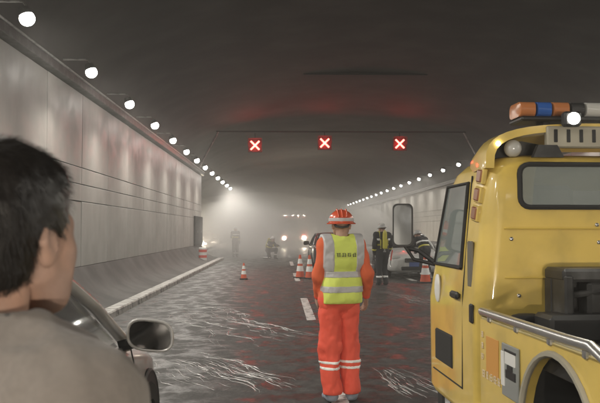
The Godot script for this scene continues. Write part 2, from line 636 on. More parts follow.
func paint_mat(colour: Color, sd: int, rough := 0.32) -> StandardMaterial3D:
	var m := mat(Color(1, 1, 1), rough)
	m.albedo_texture = noise_tex(0.01, [[0.2, colour.darkened(.10)], [0.45, colour.darkened(.04)], [0.8, colour]], 512, 6, sd)
	m.clearcoat_enabled = true
	m.clearcoat = 0.7
	m.clearcoat_roughness = 0.08
	return tri(m, 1.7, false)

func pane(pts: Array, thick := .006) -> MB:
	# a sheet of glass through four or more points
	var b := MB.new()
	var n: Vector3 = (pts[1] - pts[0]).cross(pts[2] - pts[0]).normalized() * thick
	var mid := Vector3.ZERO
	for q in pts: mid += q
	mid /= pts.size()
	b.face(pts, mid - n)
	b.face(pts.map(func(q): return q - n), mid + n)
	for i in pts.size():
		var k := (i + 1) % pts.size()
		b.face([pts[i], pts[k], pts[k] - n, pts[i] - n], mid)
	return b

func car(label: String, at: Vector3, turn: float, paint: Material, lit: bool, trim: Material) -> Node3D:
	# a saloon, front towards -z
	var t := thing("parked_car", label, "car", at, turn)
	var st := [
		[-2.27, .58, .30, .60, .62], [-2.20, .74, .24, .66, .69], [-2.02, .83, .20, .72, .77], [-1.6, .885, .19, .80, .87], [-1.1, .90, .19, .88, .945],
		[-.8, .90, .19, .925, .975], [0.0, .90, .19, .94, .96], [.9, .90, .19, .955, .97], [1.45, .89, .19, .975, 1.03], [1.9, .86, .21, .98, 1.05], [2.15, .80, .25, .95, 1.02], [2.25, .70, .32, .82, .88]]
	var rings := []
	var steps := 44
	for i in steps + 1:
		var q := spline(st, i * (st.size() - 1.0) / steps)
		var w: float = q[1]
		var half := [Vector2(0, q[2]), Vector2(w * .82, q[2]), Vector2(w * .97, q[2] + .09), Vector2(w, (q[2] + q[3]) * .46), Vector2(w * .995, q[3] - .16), Vector2(w * .975, q[3] - .05), Vector2(w * .93, q[3] - .005), Vector2(w * .75, q[3] * .4 + q[4] * .6), Vector2(w * .4, q[4]), Vector2(0, q[4] + .012)]
		var ring := []
		for k in half: ring.append(Vector3(k.x, k.y, q[0]))
		for k in range(half.size() - 2, 0, -1): ring.append(Vector3(-half[k].x, half[k].y, q[0]))
		rings.append(ring)
	var b := MB.new()
	b.loft(rings)
	b.t.reverse()
	b.t.reverse()
	var body := obj("body", b, paint, t, 45)
	# roof skin
	var roof := MB.new()
	var rs := []
	for i in 13:
		var u := i / 12.0
		var z := lerpf(-.16, .92, u)
		var w := .655 - .05 * u * u
		var y := 1.385 + .055 * sin(PI * (u * .86 + .1)) - .02 * u
		var ring := []
		for j in 11: 
			var x := -w + 2 * w * j / 10.0
			ring.append(Vector3(x, y + .045 * (1 - pow(absf(x) / w, 2.2)), z))
		for j in range(10, -1, -1):
			var x := -w + 2 * w * j / 10.0
			ring.append(Vector3(x, y + .045 * (1 - pow(absf(x) / w, 2.2)) - .035, z))
		rs.append(ring)
	roof.loft(rs)
	obj("roof", roof, paint, t, 50)
	for s in [-1, 1]:
		var A0 := Vector3(.845 * s, .955, -.88)
		var A1 := Vector3(.665 * s, 1.385, -.14)
		var B0 := Vector3(.845 * s, .96, .30)
		var B1 := Vector3(.66 * s, 1.405, .30)
		var C0 := Vector3(.83 * s, .98, 1.22)
		var C1 := Vector3(.62 * s, 1.375, .90)
		var D0 := Vector3(.76 * s, 1.0, 1.62)
		var rail := MB.new()
		rail.tube([A0 + Vector3(.01 * s, -.03, -.06), A0.lerp(A1, .5) + Vector3(.012 * s, .022, 0), A1 + Vector3(0, .012, 0), Vector3(.672 * s, 1.412, .08), B1 + Vector3(0, .014, 0), Vector3(.64 * s, 1.405, .65), C1 + Vector3(0, .015, 0), C1.lerp(D0, .5) + Vector3(.01 * s, .035, 0), D0], [.034, .034, .034, .03, .028, .028, .032, .04, .05], 8)
		obj("pillar", rail, paint, t, 60)
		var bp := MB.new()
		bp.tube([B0, B1], .032, 6)
		obj("pillar", bp, M.black_plastic, t)
		var cp := MB.new()
		cp.face([C0, D0, C1.lerp(D0, .5) + Vector3(0, .02, 0), C1], Vector3(0, 1, 1))
		cp.face([C0 - Vector3(.03 * s, 0, 0), D0 - Vector3(.03 * s, 0, 0), C1.lerp(D0, .5) + Vector3(-.03 * s, .02, 0), C1 - Vector3(.03 * s, 0, 0)], Vector3(2.0 * s, 1, 1))
		obj("quarter_panel", cp, paint, t)
		obj("side_window", pane([A0 + Vector3(-.005 * s, .0, .16), B0, B1, A1]), M.window_glass, t)
		obj("side_window", pane([B0, C0, C1, B1]), M.window_glass, t)
		# belt moulding
		var belt := MB.new()
		belt.tube([A0 + Vector3(.02 * s, -.012, .05), B0 + Vector3(.022 * s, -.01, 0), C0 + Vector3(.02 * s, -.008, 0)], .012, 6)
		obj("belt_moulding", belt, trim, t)
		# door seams and handles
		for z in [-.92, .32, 1.28]:
			var seam := MB.new()
			var lean := .10 if z > 1 else 0.0
			seam.tube([Vector3(.902 * s, .30, z), Vector3(.904 * s, .6, z + lean), Vector3(.893 * s, .84, z + lean), Vector3(.872 * s, .93, z + lean)], .004, 4)
			obj("door_seam", seam, M.soot, t)
		for z in [.18, 1.10]:
			var h := MB.new()
			h.box(Vector3(.912 * s, .82, z), Vector3(.03, .035, .20), .012)
			obj("door_handle", h, trim, t)
		# outside mirror
		var arm := MB.new()
		arm.tube([Vector3(.85 * s, .955, -.72), Vector3(.93 * s, .975, -.74)], .03, 8)
		var mir := obj("mirror_arm", arm, M.black_plastic, t)
		var hs := MB.new()
		var mr := []
		for i in 7:
			var u := i / 6.0
			var k := sqrt(maxf(.02, 1 - pow(u, 2.4)))
			var ring := []
			for j in 22:
				var a := TAU * j / 22
				var ex := signf(cos(a)) * pow(absf(cos(a)), .62)
				var ey := signf(sin(a)) * pow(absf(sin(a)), .72)
				ring.append(Vector3((1.02 + ex * .118 * k) * s, 1.015 + ey * .083 * k * (1.0 if ey > 0 else .92) - .012 * ex * k, -.70 - .12 * u))
			mr.append(ring)
		hs.loft(mr)
		if s > 0: flip(hs)
		obj("mirror_housing", hs, paint, mir, 60)
		var rim := MB.new()
		var loop := []
		var gl := []
		for j in 23:
			var a := TAU * j / 22
			var ex := signf(cos(a)) * pow(absf(cos(a)), .62)
			var ey := signf(sin(a)) * pow(absf(sin(a)), .72)
			loop.append(Vector3((1.02 + ex * .118) * s, 1.015 + ey * .083 * (1.0 if ey > 0 else .92) - .012 * ex, -.698))
			if j < 22: gl.append(Vector3((1.02 + ex * .108) * s, 1.015 + ey * .074 * (1.0 if ey > 0 else .92) - .012 * ex, -.692))
		rim.tube(loop, .008, 6, false)
		obj("mirror_rim", rim, paint, mir, 60)
		obj("mirror_glass", pane(gl, .004), M.dim_mirror, mir)
		# lamps
		var hl := MB.new()
		hl.sphere(Vector3(.60 * s, .66, -2.13), Vector3(.17, .075, .10), 14, 8)
		obj("headlight", hl, M.head_glow if lit else M.lamp_cover, t, 60)
		var tl := MB.new()
		tl.sphere(Vector3(.64 * s, .86, 2.13), Vector3(.16, .08, .09), 14, 8)
		obj("tail_light", tl, M.tail_lens, t, 60)
		for z in [-1.38, 1.32]:
			var arch := MB.new()
			arch.xf = Transform3D(Basis(Vector3.BACK, -PI / 2 * s), Vector3(.80 * s, .33, z))
			arch.lathe([[.2, 0], [.385, 0], [.39, .098], [.375, .108], [.36, .10], [.2, .098]], 30)
			obj("wheel_arch", arch, M.black_plastic, t, 30)
			wheel(t, Vector3(.81 * s, .325, z), .325, .21, s)
	var W0 := Vector3(.82, .965, -.90)
	var W1 := Vector3(.63, 1.395, -.17)
	obj("windscreen", pane([Vector3(-.82, .965, -.90), W0, W1, Vector3(-.63, 1.395, -.17)]), M.window_glass, t)
	obj("rear_window", pane([Vector3(-.72, 1.02, 1.62), Vector3(.72, 1.02, 1.62), Vector3(.57, 1.385, .92), Vector3(-.57, 1.385, .92)]), M.tint_glass, t)
	var gr := MB.new()
	gr.box(Vector3(0, .60, -2.275), Vector3(.72, .13, .06), .02)
	var gl2 := obj("grille", gr, M.black_plastic, t)
	for k in 3:
		var bar := MB.new()
		bar.box(Vector3(0, .565 + k * .035, -2.305), Vector3(.70, .008, .012))
		obj("grille_bar", bar, M.steel, gl2)
	var lo := MB.new()
	lo.box(Vector3(0, .34, -2.26), Vector3(.95, .12, .08), .02)
	obj("lower_intake", lo, M.black_plastic, t)
	for z in [-2.29, 2.285]:
		var pl := MB.new()
		pl.box(Vector3(0, .47 if z < 0 else .62, z), Vector3(.44, .14, .015), .003)
		obj("number_plate", pl, M.plate, t)
	# cabin
	for x in [-.38, .38]:
		var seat := MB.new()
		seat.box(Vector3(x, .72, .12), Vector3(.5, .16, .52), .05)
		seat.xf = Transform3D(Basis(Vector3.RIGHT, -.28), Vector3(x, 1.0, .42))
		seat.box(Vector3.ZERO, Vector3(.48, .56, .13), .05)
		seat.xf = Transform3D(Basis(Vector3.RIGHT, -.15), Vector3(x, 1.30, .50))
		seat.box(Vector3.ZERO, Vector3(.26, .15, .09), .03)
		obj("seat", seat, M.seat_cloth, t)
	var dash := MB.new()
	dash.box(Vector3(0, .90, -.62), Vector3(1.5, .16, .42), .05)
	obj("dashboard", dash, M.black_plastic, t)
	var sw := MB.new()
	var ring := []
	for j in 25: ring.append(Vector3(-.38 + cos(TAU * j / 24) * .18, 1.0 + sin(TAU * j / 24) * .17, -.36 + sin(TAU * j / 24) * .06))
	sw.tube(ring, .016, 6, false)
	obj("steering_wheel", sw, M.black_plastic, t)
	return t

func flip(b: MB) -> void:
	for i in range(0, b.t.size(), 3):
		var k := b.t[i]
		b.t[i] = b.t[i + 1]; b.t[i + 1] = k

func beam_light(parent: Node, at: Vector3, towards: Vector3, energy: float, angle: float, colour: Color, size := .08) -> void:
	var l := SpotLight3D.new()
	l.name = "beam_light"
	l.light_color = colour
	l.light_energy = energy
	l.light_size = size
	l.spot_range = 120
	l.spot_attenuation = 2.0
	l.spot_angle = angle
	l.spot_angle_attenuation = 0.8
	l.shadow_enabled = true
	parent.add_child(l)
	l.transform = Transform3D(Basis.looking_at(towards, Vector3.UP), at)

func fire_engine(at: Vector3) -> void:
	# front towards the viewer (+z of the thing)
	var t := thing("fire_engine", "fire engine with headlights and roof lights on, deep in the smoke", "fire engine", at, 0.0)
	var red: Material = M.engine_red
	var b := MB.new()
	b.extrude(PackedVector2Array([Vector2(-.1, .55), Vector2(-.12, 1.25), Vector2(-.22, 1.5), Vector2(-.42, 2.7), Vector2(-.6, 2.82), Vector2(-2.3, 2.82), Vector2(-2.3, .55)]), -1.2, 1.2)
	var cb := MB.new()
	for q in b.v: cb.v.append(Vector3(q.z, q.y, q.x))
	cb.c = b.c; cb.t = b.t; flip(cb)
	var cab := obj("cab", cb, red, t)
	obj("windscreen", pane([Vector3(-1.05, 1.55, -.21), Vector3(1.05, 1.55, -.21), Vector3(.98, 2.5, -.37), Vector3(-.98, 2.5, -.37)], -.01), M.tint_glass, t)
	var bb := MB.new()
	bb.box(Vector3(0, 1.85, -5.0), Vector3(2.45, 2.3, 5.3), .05)
	obj("equipment_body", bb, red, t)
	for x in [-1.228, 1.228]:
		for k in 3:
			var sh := MB.new()
			sh.box(Vector3(x, 1.75, -3.4 - k * 1.6), Vector3(.02, 1.5, 1.4), .01)
			obj("shutter", sh, M.galvanised, t)
	var bp := MB.new()
	bp.box(Vector3(0, .62, .02), Vector3(2.4, .34, .3), .06)
	obj("bumper", bp, M.white_paint, t)
	var ch := MB.new()
	ch.box(Vector3(0, .55, -3.9), Vector3(1.0, .3, 7.4), .02)
	obj("chassis", ch, M.dark_steel, t)
	var gr := MB.new()
	gr.box(Vector3(0, 1.15, -.09), Vector3(1.2, .4, .06), .02)
	obj("grille", gr, M.black_plastic, t)
	for s in [-1, 1]:
		var h := MB.new()
		h.xf = Transform3D(Basis(Vector3.RIGHT, PI / 2), Vector3(.91 * s, .86, .17))
		h.lathe([[.19, -.05], [.195, .0], [.14, .03], [.03, .045]], 16)
		obj("headlight", h, M.head_glow, t, 60)
		beam_light(t, Vector3(.91 * s, .86, .30), Vector3(-.03 * s, -.01, 1), 60.0, 50.0, Color(1.0, .93, .82))
		wheel(t, Vector3(1.05 * s, .5, -1.2), .5, .3, s)
		wheel(t, Vector3(1.05 * s, .5, -5.6), .5, .3, s)
		var mi := MB.new()
		mi.box(Vector3(1.42 * s, 2.0, -.1), Vector3(.2, .45, .12), .03)
		mi.tube([Vector3(1.15 * s, 2.3, -.35), Vector3(1.42 * s, 2.2, -.12)], .02, 6)
		obj("mirror", mi, M.black_plastic, t)
	for x in [-.80, -.10, .36, .90]:
		var k := MB.new()
		k.sphere(Vector3(x, 2.88, -.5), Vector3(.075, .06, .06), 10, 6)
		obj("roof_light", k, M.roof_glow, t, 60)
	var bar := MB.new()
	bar.box(Vector3(0, 2.9, -1.6), Vector3(1.8, .14, .3), .04)
	obj("light_bar", bar, M.blue_lens, t)

func recovery_truck() -> void:
	# origin on the ground under the cab's rear corner on the side towards the worker; front towards -z, width along +x
	var t := thing("recovery_truck", "yellow recovery truck with light bar and flat deck, parked beside the worker", "truck", Vector3(1.11, 0, -4.21), 2.5)
	var yel: Material = M.truck_yellow
	var W := 1.92
	# cab shell: plan outline with rounded corners, lofted from sill to roof
	var rings := []
	var plan := func(inset: float, front: float, back: float) -> Array:
		var r := []
		var x0 := inset; var x1 := W - inset
		for c in [[x0, back, .10, 2], [x0, front, .24, 3], [x1, front, .24, 0], [x1, back, .10, 1]]:
			pass
		var corner := func(cx: float, cz: float, rad: float, a0: float) -> void:
			for k in 7:
				var a := a0 + PI / 2 * k / 6.0
				r.append(Vector3(cx + cos(a) * rad, 0, cz + sin(a) * rad))
		corner.call(x1 - .11, back - .11, .11, 0.0)
		corner.call(x0 + .11, back - .11, .11, PI / 2)
		corner.call(x0 + .26, front + .26, .26, PI)
		corner.call(x1 - .26, front + .26, .26, PI * 1.5)
		return r
	var table := [[.46, .02, -1.28, 0.0], [.50, .0, -1.30, 0.0], [1.10, .0, -1.32, 0.0], [1.24, .012, -1.28, 0.0], [1.45, .03, -1.20, 0.0], [1.85, .075, -1.02, -.012], [1.93, .10, -.96, -.03], [1.985, .15, -.90, -.07], [2.01, .24, -.80, -.15], [2.02, .40, -.65, -.28]]
	var level := func(y: float) -> Array:
		for i in table.size() - 1:
			if y <= table[i + 1][0]:
				var f: float = inverse_lerp(table[i][0], table[i + 1][0], y)
				var ring := []
				for q in plan.call(lerpf(table[i][1], table[i + 1][1], f), lerpf(table[i][2], table[i + 1][2], f), lerpf(table[i][3], table[i + 1][3], f)): ring.append(Vector3(q.x, y, q.z))
				return ring
		return []
	var ys := [.46, .50, 1.10, 1.24, 1.34, 1.45, 1.70, 1.85, 1.93, 1.945, 1.985, 2.01, 2.02]
	var b := MB.new()
	for y in ys: rings.append(level.call(y))
	for i in ys.size() - 1:
		for k in 28:
			var l := (k + 1) % 28
			# openings: rear window, side windows, windscreen
			if k == 6 and ys[i] >= 1.70 and ys[i + 1] <= 1.945:
				for m in [[0.0, 1.0 - 1.44 / (W - .22 - .16)], [1.44 / (W - .22 - .16), 1.0]]:
					var m0: float = 0.0 if m[0] == 0.0 else .90
					var m1: float = .10 if m[0] == 0.0 else 1.0
					b.quad(b.p(rings[i][k].lerp(rings[i][l], m0)), b.p(rings[i][k].lerp(rings[i][l], m1)), b.p(rings[i + 1][k].lerp(rings[i + 1][l], m1)), b.p(rings[i + 1][k].lerp(rings[i + 1][l], m0)))
				continue
			if (k == 13 or k == 27) and ys[i] >= 1.34 and ys[i + 1] <= 1.85:
				# the pillar behind the door stays
				var zs := [-.36, -.37]
				var e0: Vector3 = rings[i][k] if k == 13 else rings[i][l]
				var f0: Vector3 = rings[i][l] if k == 13 else rings[i][k]
				var e1: Vector3 = rings[i + 1][k] if k == 13 else rings[i + 1][l]
				var f1: Vector3 = rings[i + 1][l] if k == 13 else rings[i + 1][k]
				var g0: Vector3 = e0.lerp(f0, clampf((e0.z - zs[0]) / (e0.z - f0.z), 0, 1))
				var g1: Vector3 = e1.lerp(f1, clampf((e1.z - zs[1]) / (e1.z - f1.z), 0, 1))
				if k == 13: b.quad(b.p(e0), b.p(g0), b.p(g1), b.p(e1))
				else: b.quad(b.p(g0), b.p(e0), b.p(e1), b.p(g1))
				continue
			if k == 20 and ys[i] >= 1.34 and ys[i + 1] <= 1.85: continue
			b.quad(b.p(rings[i][k]), b.p(rings[i][l]), b.p(rings[i + 1][l]), b.p(rings[i + 1][k]))
	var top: Array = rings[ys.size() - 1]
	var tm := b.p(Vector3(W / 2, 2.022, -.45))
	for k in 28: b.tri(tm, b.p(top[k]), b.p(top[(k + 1) % 28]))
	flip(b)
	var cab := obj("cab", b, yel, t, 42)
	obj("windscreen", pane([level.call(1.34)[20], level.call(1.34)[21], level.call(1.85)[21], level.call(1.85)[20]]), M.cab_glass, cab)
	obj("door_window", pane([level.call(1.34)[27], Vector3(W - sx0(1.34), 1.34, -.36), Vector3(W - sx0(1.85), 1.85, -.37), level.call(1.85)[27]]), M.cab_glass, cab)
	var inner := MB.new()
	inner.box(Vector3(W / 2, 1.0, -.62), Vector3(W - .1, .06, 1.1), .01)
	obj("cab_floor", inner, M.black_plastic, cab)
	var dsh := MB.new()
	dsh.box(Vector3(W / 2, 1.24, -1.0), Vector3(W - .3, .22, .3), .05)
	obj("dashboard", dsh, M.black_plastic, cab)
	for x in [.50, 1.42]:
		var seat := MB.new()
		seat.box(Vector3(x, 1.10, -.45), Vector3(.52, .16, .46), .05)
		seat.xf = Transform3D(Basis(Vector3.RIGHT, -.12), Vector3(x, 1.42, -.20))
		seat.box(Vector3.ZERO, Vector3(.50, .58, .12), .05)
		seat.xf = Transform3D(Basis(Vector3.RIGHT, -.08), Vector3(x, 1.76, -.17))
		seat.box(Vector3.ZERO, Vector3(.27, .15, .09), .035)
		obj("seat", seat, M.seat_cloth, cab)
	var swl := MB.new()
	var swr := []
	for k in 25: swr.append(Vector3(.50 + cos(TAU * k / 24) * .20, 1.42 + sin(TAU * k / 24) * .16, -.78 - sin(TAU * k / 24) * .12))
	swl.tube(swr, .015, 6, false)
	obj("steering_wheel", swl, M.black_plastic, cab)
	# rear window with rubber seal
	var rw := rounded_rect(.255, 1.70, 1.665, 1.945, .055)
	var zr := func(y: float) -> float: return .004 if y < 1.45 else .004 - (y - 1.45) * .03
	var seal := MB.new()
	var path := []
	for q in rw: path.append(Vector3(q.x, q.y, zr.call(q.y)))
	path.append(path[0]); path.append(path[1])
	seal.tube(path, .016, 6, false)
	obj("window_seal", seal, M.rubber, cab, 60)
	var gp := []
	for q in rw: gp.append(Vector3(q.x, q.y, zr.call(q.y) + .004))
	obj("rear_window", pane(gp, .004), M.cab_glass, cab)
	# pressed ribs on the rear wall
	for y in [1.30, 1.58]:
		var rib := MB.new()
		rib.tube([Vector3(.16, y, -.004), Vector3(.20, y, .002), Vector3(1.72, y, .002), Vector3(1.76, y, -.004)], .007, 6)
		obj("rib", rib, yel, cab)
	for q in [Vector2(.20, 1.52), Vector2(.70, 1.60), Vector2(.71, 1.50), Vector2(.24, 1.20)]:
		var bolt := MB.new()
		bolt.sphere(Vector3(q.x, q.y, .003), Vector3(.012, .012, .008), 8, 6)
		obj("bolt", bolt, M.steel, cab)
	# side towards the worker: door, window, lights, handle
	var sx := func(y: float) -> float:
		return 0.0 if y < 1.1 else lerpf(0.0, .03, (y - 1.1) / .35) if y < 1.45 else lerpf(.03, .075, (y - 1.45) / .4)
	var side := func(z: float, y: float, out: float) -> Vector3: return Vector3(sx.call(y) - out, y, z)
	obj("door_window", pane([side.call(-.36, 1.34, .006), side.call(-.38, 1.86, .006), side.call(-.84, 1.86, .006), side.call(-1.0, 1.34, .006)]), M.cab_glass, cab)
	var ds := MB.new()
	ds.tube([side.call(-.36, 1.34, .008), side.call(-.38, 1.86, .008), side.call(-.84, 1.86, .008), side.call(-1.0, 1.34, .008), side.call(-.36, 1.34, .008)], .013, 6, false)
	obj("door_seal", ds, M.rubber, cab)
	var seam := MB.new()
	seam.tube([side.call(-.30, .62, .001), side.call(-.30, 1.2, .001), side.call(-.33, 1.90, .001)], .006, 4)
	seam.tube([side.call(-.30, .62, .001), side.call(-1.0, .62, .001)], .006, 4)
	obj("door_seam", seam, M.soot, cab)
	var hd := MB.new()
	hd.box(Vector3(-.012, 1.17, -.42), Vector3(.03, .045, .15), .012)
	obj("door_handle", hd, M.black_plastic, cab)
	var ref := MB.new()
	ref.box(side.call(-.185, 1.37, .004), Vector3(.02, .27, .075), .006)
	obj("quarter_vent", ref, M.quarter_grey, cab)
	var lat := MB.new()
	lat.box(Vector3(-.004, 1.09, -.10), Vector3(.02, .11, .05), .008)
	obj("latch", lat, M.black_plastic, cab)
	for k in 3:
		var ml := MB.new()
		var y := 1.885 - k * .108
		ml.xf = Transform3D(Basis(Vector3.BACK, -.11) * Basis(Vector3.RIGHT, .12), side.call(-.13 - k * .016, y, .010))
		ml.box(Vector3.ZERO, Vector3(.034, .080, .092), .010)
		var lamp := obj("marker_lamp", ml, M.amber_dull, cab)
		var fr := MB.new()
		fr.xf = ml.xf
		fr.box(Vector3(.006, 0, 0), Vector3(.03, .094, .108), .006)
		obj("lamp_frame", fr, yel, lamp)
	var rep := MB.new()
	rep.sphere(Vector3(-.004, 1.18, -.86), Vector3(.02, .10, .05), 12, 8)
	obj("side_repeater", rep, M.white_paint, cab, 60)
	# step well and front wheel under the door
	var sw := MB.new()
	sw.box(Vector3(.01, .80, -.72), Vector3(.04, .22, .42), .015)
	obj("step_well", sw, M.soot, cab)
	# wing mirror on its arm
	var arm := MB.new()
	arm.tube([Vector3(.06, 1.32, -1.08), Vector3(-.10, 1.36, -1.16), Vector3(-.16, 1.46, -1.20), Vector3(-.165, 1.60, -1.21)], .013, 8)
	arm.tube([Vector3(.08, 1.30, -1.04), Vector3(-.06, 1.42, -1.17), Vector3(-.14, 1.44, -1.20)], .016, 6)
	var ma := obj("mirror_arm", arm, M.black_plastic, t)
	var mh := MB.new()
	mh.xf = Transform3D(Basis(Vector3.UP, -.27) * Basis(Vector3.RIGHT, -.058), Vector3(-.165, 1.605, -1.22))
	var mo := rounded_rect(-.073, -.155, .073, .155, .035)
	var mrings := []
	for k in [[-.055, .7], [-.045, .92], [-.01, 1.0], [.03, 1.0]]:
		mrings.append(mo.map(func(q): return Vector3(q.x * k[1], q.y * k[1], k[0])))
	mh.loft(mrings)
	obj("mirror_housing", mh, M.black_plastic, ma, 40)
	var mg := pane(mo.map(func(q): return Vector3(q.x * .86, q.y * .92, .034)), .003)
	for k in mg.v.size(): mg.v[k] = mh.xf * mg.v[k]
	obj("mirror_glass", mg, M.car_mirror, ma)

	# roof fairing: a hoop open to the rear, with what sits in it
	var hoop := []
	var N := 22
	for i in N + 1:
		var a := PI * i / N
		var ex := -signf(cos(a)) * pow(absf(cos(a)), .55)
		var ey := pow(sin(a), .55)
		hoop.append(Vector3(W / 2 + ex * .80, 1.94 + ey * .22, 0))
	var fr2 := []
	for i in N + 1:
		var a := PI * i / N
		var ex := -signf(cos(a)) * pow(absf(cos(a)), .55)
		var ey := pow(sin(a), .55)
		var ring := []
		for q in [[.895, .262, -.03], [.89, .262, -.22], [.83, .21, -.55], [.70, .15, -.55], [.835, .215, -.22], [.845, .22, -.03]]:
			ring.append(Vector3(W / 2 + ex * q[0], 1.925 + ey * q[1], q[2]))
		fr2.append(ring)
	var fa := MB.new()
	fa.loft(fr2)
	var fairing := obj("roof_fairing", fa, yel, t, 40)
	var fl := MB.new()
	fl.sphere(Vector3(.25, 2.045, -.10), Vector3(.052, .052, .05), 14, 9)
	obj("spotlight", fl, M.lamp_cover, fairing, 60)
	var bk := MB.new()
	bk.extrude(PackedVector2Array([Vector2(.12, 2.0), Vector2(.16, 2.05), Vector2(.24, 2.09), Vector2(.34, 2.10), Vector2(.45, 2.08), Vector2(.45, 1.99)]), -.25, -.20)
	obj("spotlight_backing", bk, M.dark_steel, fairing)
	var mk := MB.new()
	mk.sphere(Vector3(.140, 2.065, -.028), Vector3(.014, .014, .014), 8, 6)
	obj("marker_light", mk, M.lamp_glow, fairing, 60)
	var pl := MB.new()
	pl.extrude(PackedVector2Array([Vector2(.33, 1.985), Vector2(.36, 2.055), Vector2(.47, 2.055), Vector2(.51, 1.985)]), -.03, .012)
	obj("bracket", pl, M.dark_steel, fairing)
	var gp2 := MB.new()
	gp2.box(Vector3(.96, 2.105, -.035), Vector3(1.08, .125, .05), .008)
	var grille := obj("vent_panel", gp2, M.truck_trim, fairing)
	for k in 14:
		var sl := MB.new()
		sl.box(Vector3(.47 + k * .075, 2.11, -.008), Vector3(.022, .075, .006), .003)
		obj("vent_slot", sl, M.soot, grille)

	# light bar
	var base := MB.new()
	base.box(Vector3(.96, 2.225, -.22), Vector3(1.30, .03, .22), .01)
	var lb := obj("light_bar", base, M.black_plastic, t)
	for x in [.48, 1.44]:
		var leg := MB.new()
		leg.box(Vector3(x, 2.19, -.22), Vector3(.05, .08, .10), .008)
		obj("bar_foot", leg, M.black_plastic, lb)
	for k in [[.355, .10, "amber"], [.456, .092, "blue"], [.558, .104, "amber"], [.658, .088, "smoked"], [.765, .12, "clear"], [.96, .26, "smoked"], [1.155, .12, "clear"], [1.262, .088, "smoked"], [1.362, .104, "amber"], [1.464, .092, "blue"], [1.565, .10, "amber"]]:
		var d := MB.new()
		var ring := []
		var sec := rounded_rect(-.10, 0.0, .10, .088, .036)
		for e in [[-1, .88], [-.9, 1.0], [.9, 1.0], [1, .88]]:
			ring.append(sec.map(func(q): return Vector3(k[0] + e[0] * k[1] * .49, 2.24 + q.y * e[1], -.22 - q.x * e[1])))
		d.loft(ring)
		obj("beacon_lens", d, {"amber": M.amber_lens, "blue": M.blue_lens, "clear": M.lamp_cover, "smoked": M.black_plastic}[k[2]], lb, 40)
	# work lamp that shines back over the deck
	var wl := MB.new()
	wl.box(Vector3(.545, 2.20, .03), Vector3(.10, .085, .06), .012)
	obj("work_lamp_case", wl, M.black_plastic, t)
	var wg := MB.new()
	wg.xf = Transform3D(Basis(Vector3.RIGHT, PI / 2), Vector3(.545, 2.20, .066))
	wg.lathe([[.034, -.008], [.034, .004], [.02, .012]], 14)
	obj("work_lamp", wg, M.work_glow, t, 60)
	beam_light(t, Vector3(.545, 2.20, .10), Vector3(.25, -.45, 1), 1.0, 70.0, Color(1, .98, .92), .04)

	# deck: side panel with wheel opening, rails, machinery
	var sp := MB.new()
	var zc := 1.07
	var out := PackedVector2Array([Vector2(.05, .60), Vector2(.05, 1.08), Vector2(3.0, 1.10), Vector2(3.0, .60)])
	var arch := PackedVector2Array()
	for k in 19:
		var a := PI * k / 18.0
		arch.append(Vector2(zc + cos(a) * .40, .64 + sin(a) * .40))
	out.append(Vector2(zc + .40, .60))
	out.append_array(arch)
	out.append(Vector2(zc - .40, .60))
	sp.extrude(out, 0, .05)
	var sq := MB.new()
	for q in sp.v: sq.v.append(Vector3(q.z, q.y, q.x))
	sq.c = sp.c; sq.t = sp.t; flip(sq)
	var panel := obj("side_panel", sq, yel, t)
	var lip := MB.new()
	var lp := []
	for k in 19:
		var a := PI * k / 18.0
		lp.append(Vector3(-.004, .64 + sin(a) * .405, zc + cos(a) * .405))
	lip.tube(lp, .016, 6)
	obj("arch_lip", lip, M.truck_trim, panel, 60)
	var liner := MB.new()
	liner.xf = Transform3D(Basis(Vector3.BACK, PI / 2), Vector3(.06, .64, zc))
	liner.lathe([[.05, -.34], [.43, -.34], [.43, 0.0], [.42, 0.0], [.42, -.33], [.05, -.33]], 26)
	obj("arch_liner", liner, M.soot, panel, 30)
	wheel(t, Vector3(.19, .41, zc), .41, .22, -1)
	wheel(t, Vector3(.22, .41, -.95), .41, .22, -1)
	wheel(t, Vector3(W - .19, .41, zc), .41, .22, 1)
	wheel(t, Vector3(W - .22, .41, -.95), .41, .22, 1)
	var rail := MB.new()
	rail.tube([Vector3(.03, 1.10, .03), Vector3(-.005, 1.125, .10), Vector3(-.01, 1.13, 1.2), Vector3(-.01, 1.135, 1.42), Vector3(-.01, 1.10, 1.55), Vector3(-.01, 1.10, 3.0)], .022, 10)
	var rl := obj("deck_rail", rail, M.steel, t, 60)
	for z in [.22, .62, 1.02, 1.36]:
		var ps := MB.new()
		ps.box(Vector3(.0, 1.10, z), Vector3(.028, .045, .03), .006)
		obj("rail_clamp", ps, M.steel, rl)
	var cap := MB.new()
	cap.box(Vector3(.05, 1.085, 1.52), Vector3(.10, .02, 2.9), .005)
	obj("deck_edge", cap, M.worn_yellow, t)
	var deck := MB.new()
	deck.box(Vector3(W / 2, .96, 1.55), Vector3(W - .12, .06, 2.95), .004)
	obj("deck_floor", deck, M.dark_steel, t)
	var fs := MB.new()
	fs.box(Vector3(W - .025, .85, 1.55), Vector3(.05, .5, 2.9), .004)
	obj("side_panel", fs, yel, t)
	var hr := MB.new()
	hr.box(Vector3(W / 2, .55, .6), Vector3(.8, .2, 4.4), .01)
	obj("chassis", hr, M.dark_steel, t)
	# low front board, winch and boom foot behind the cab
	var bd := MB.new()
	bd.box(Vector3(1.04, 1.33, .17), Vector3(1.34, .07, .26), .015)
	bd.box(Vector3(1.04, 1.15, .09), Vector3(1.34, .32, .10), .01)
	bd.box(Vector3(.40, 1.15, .20), Vector3(.05, .36, .22), .01)
	bd.box(Vector3(.80, 1.08, .22), Vector3(.22, .16, .18), .02)
	bd.box(Vector3(.57, 1.17, .22), Vector3(.12, .26, .14), .02)
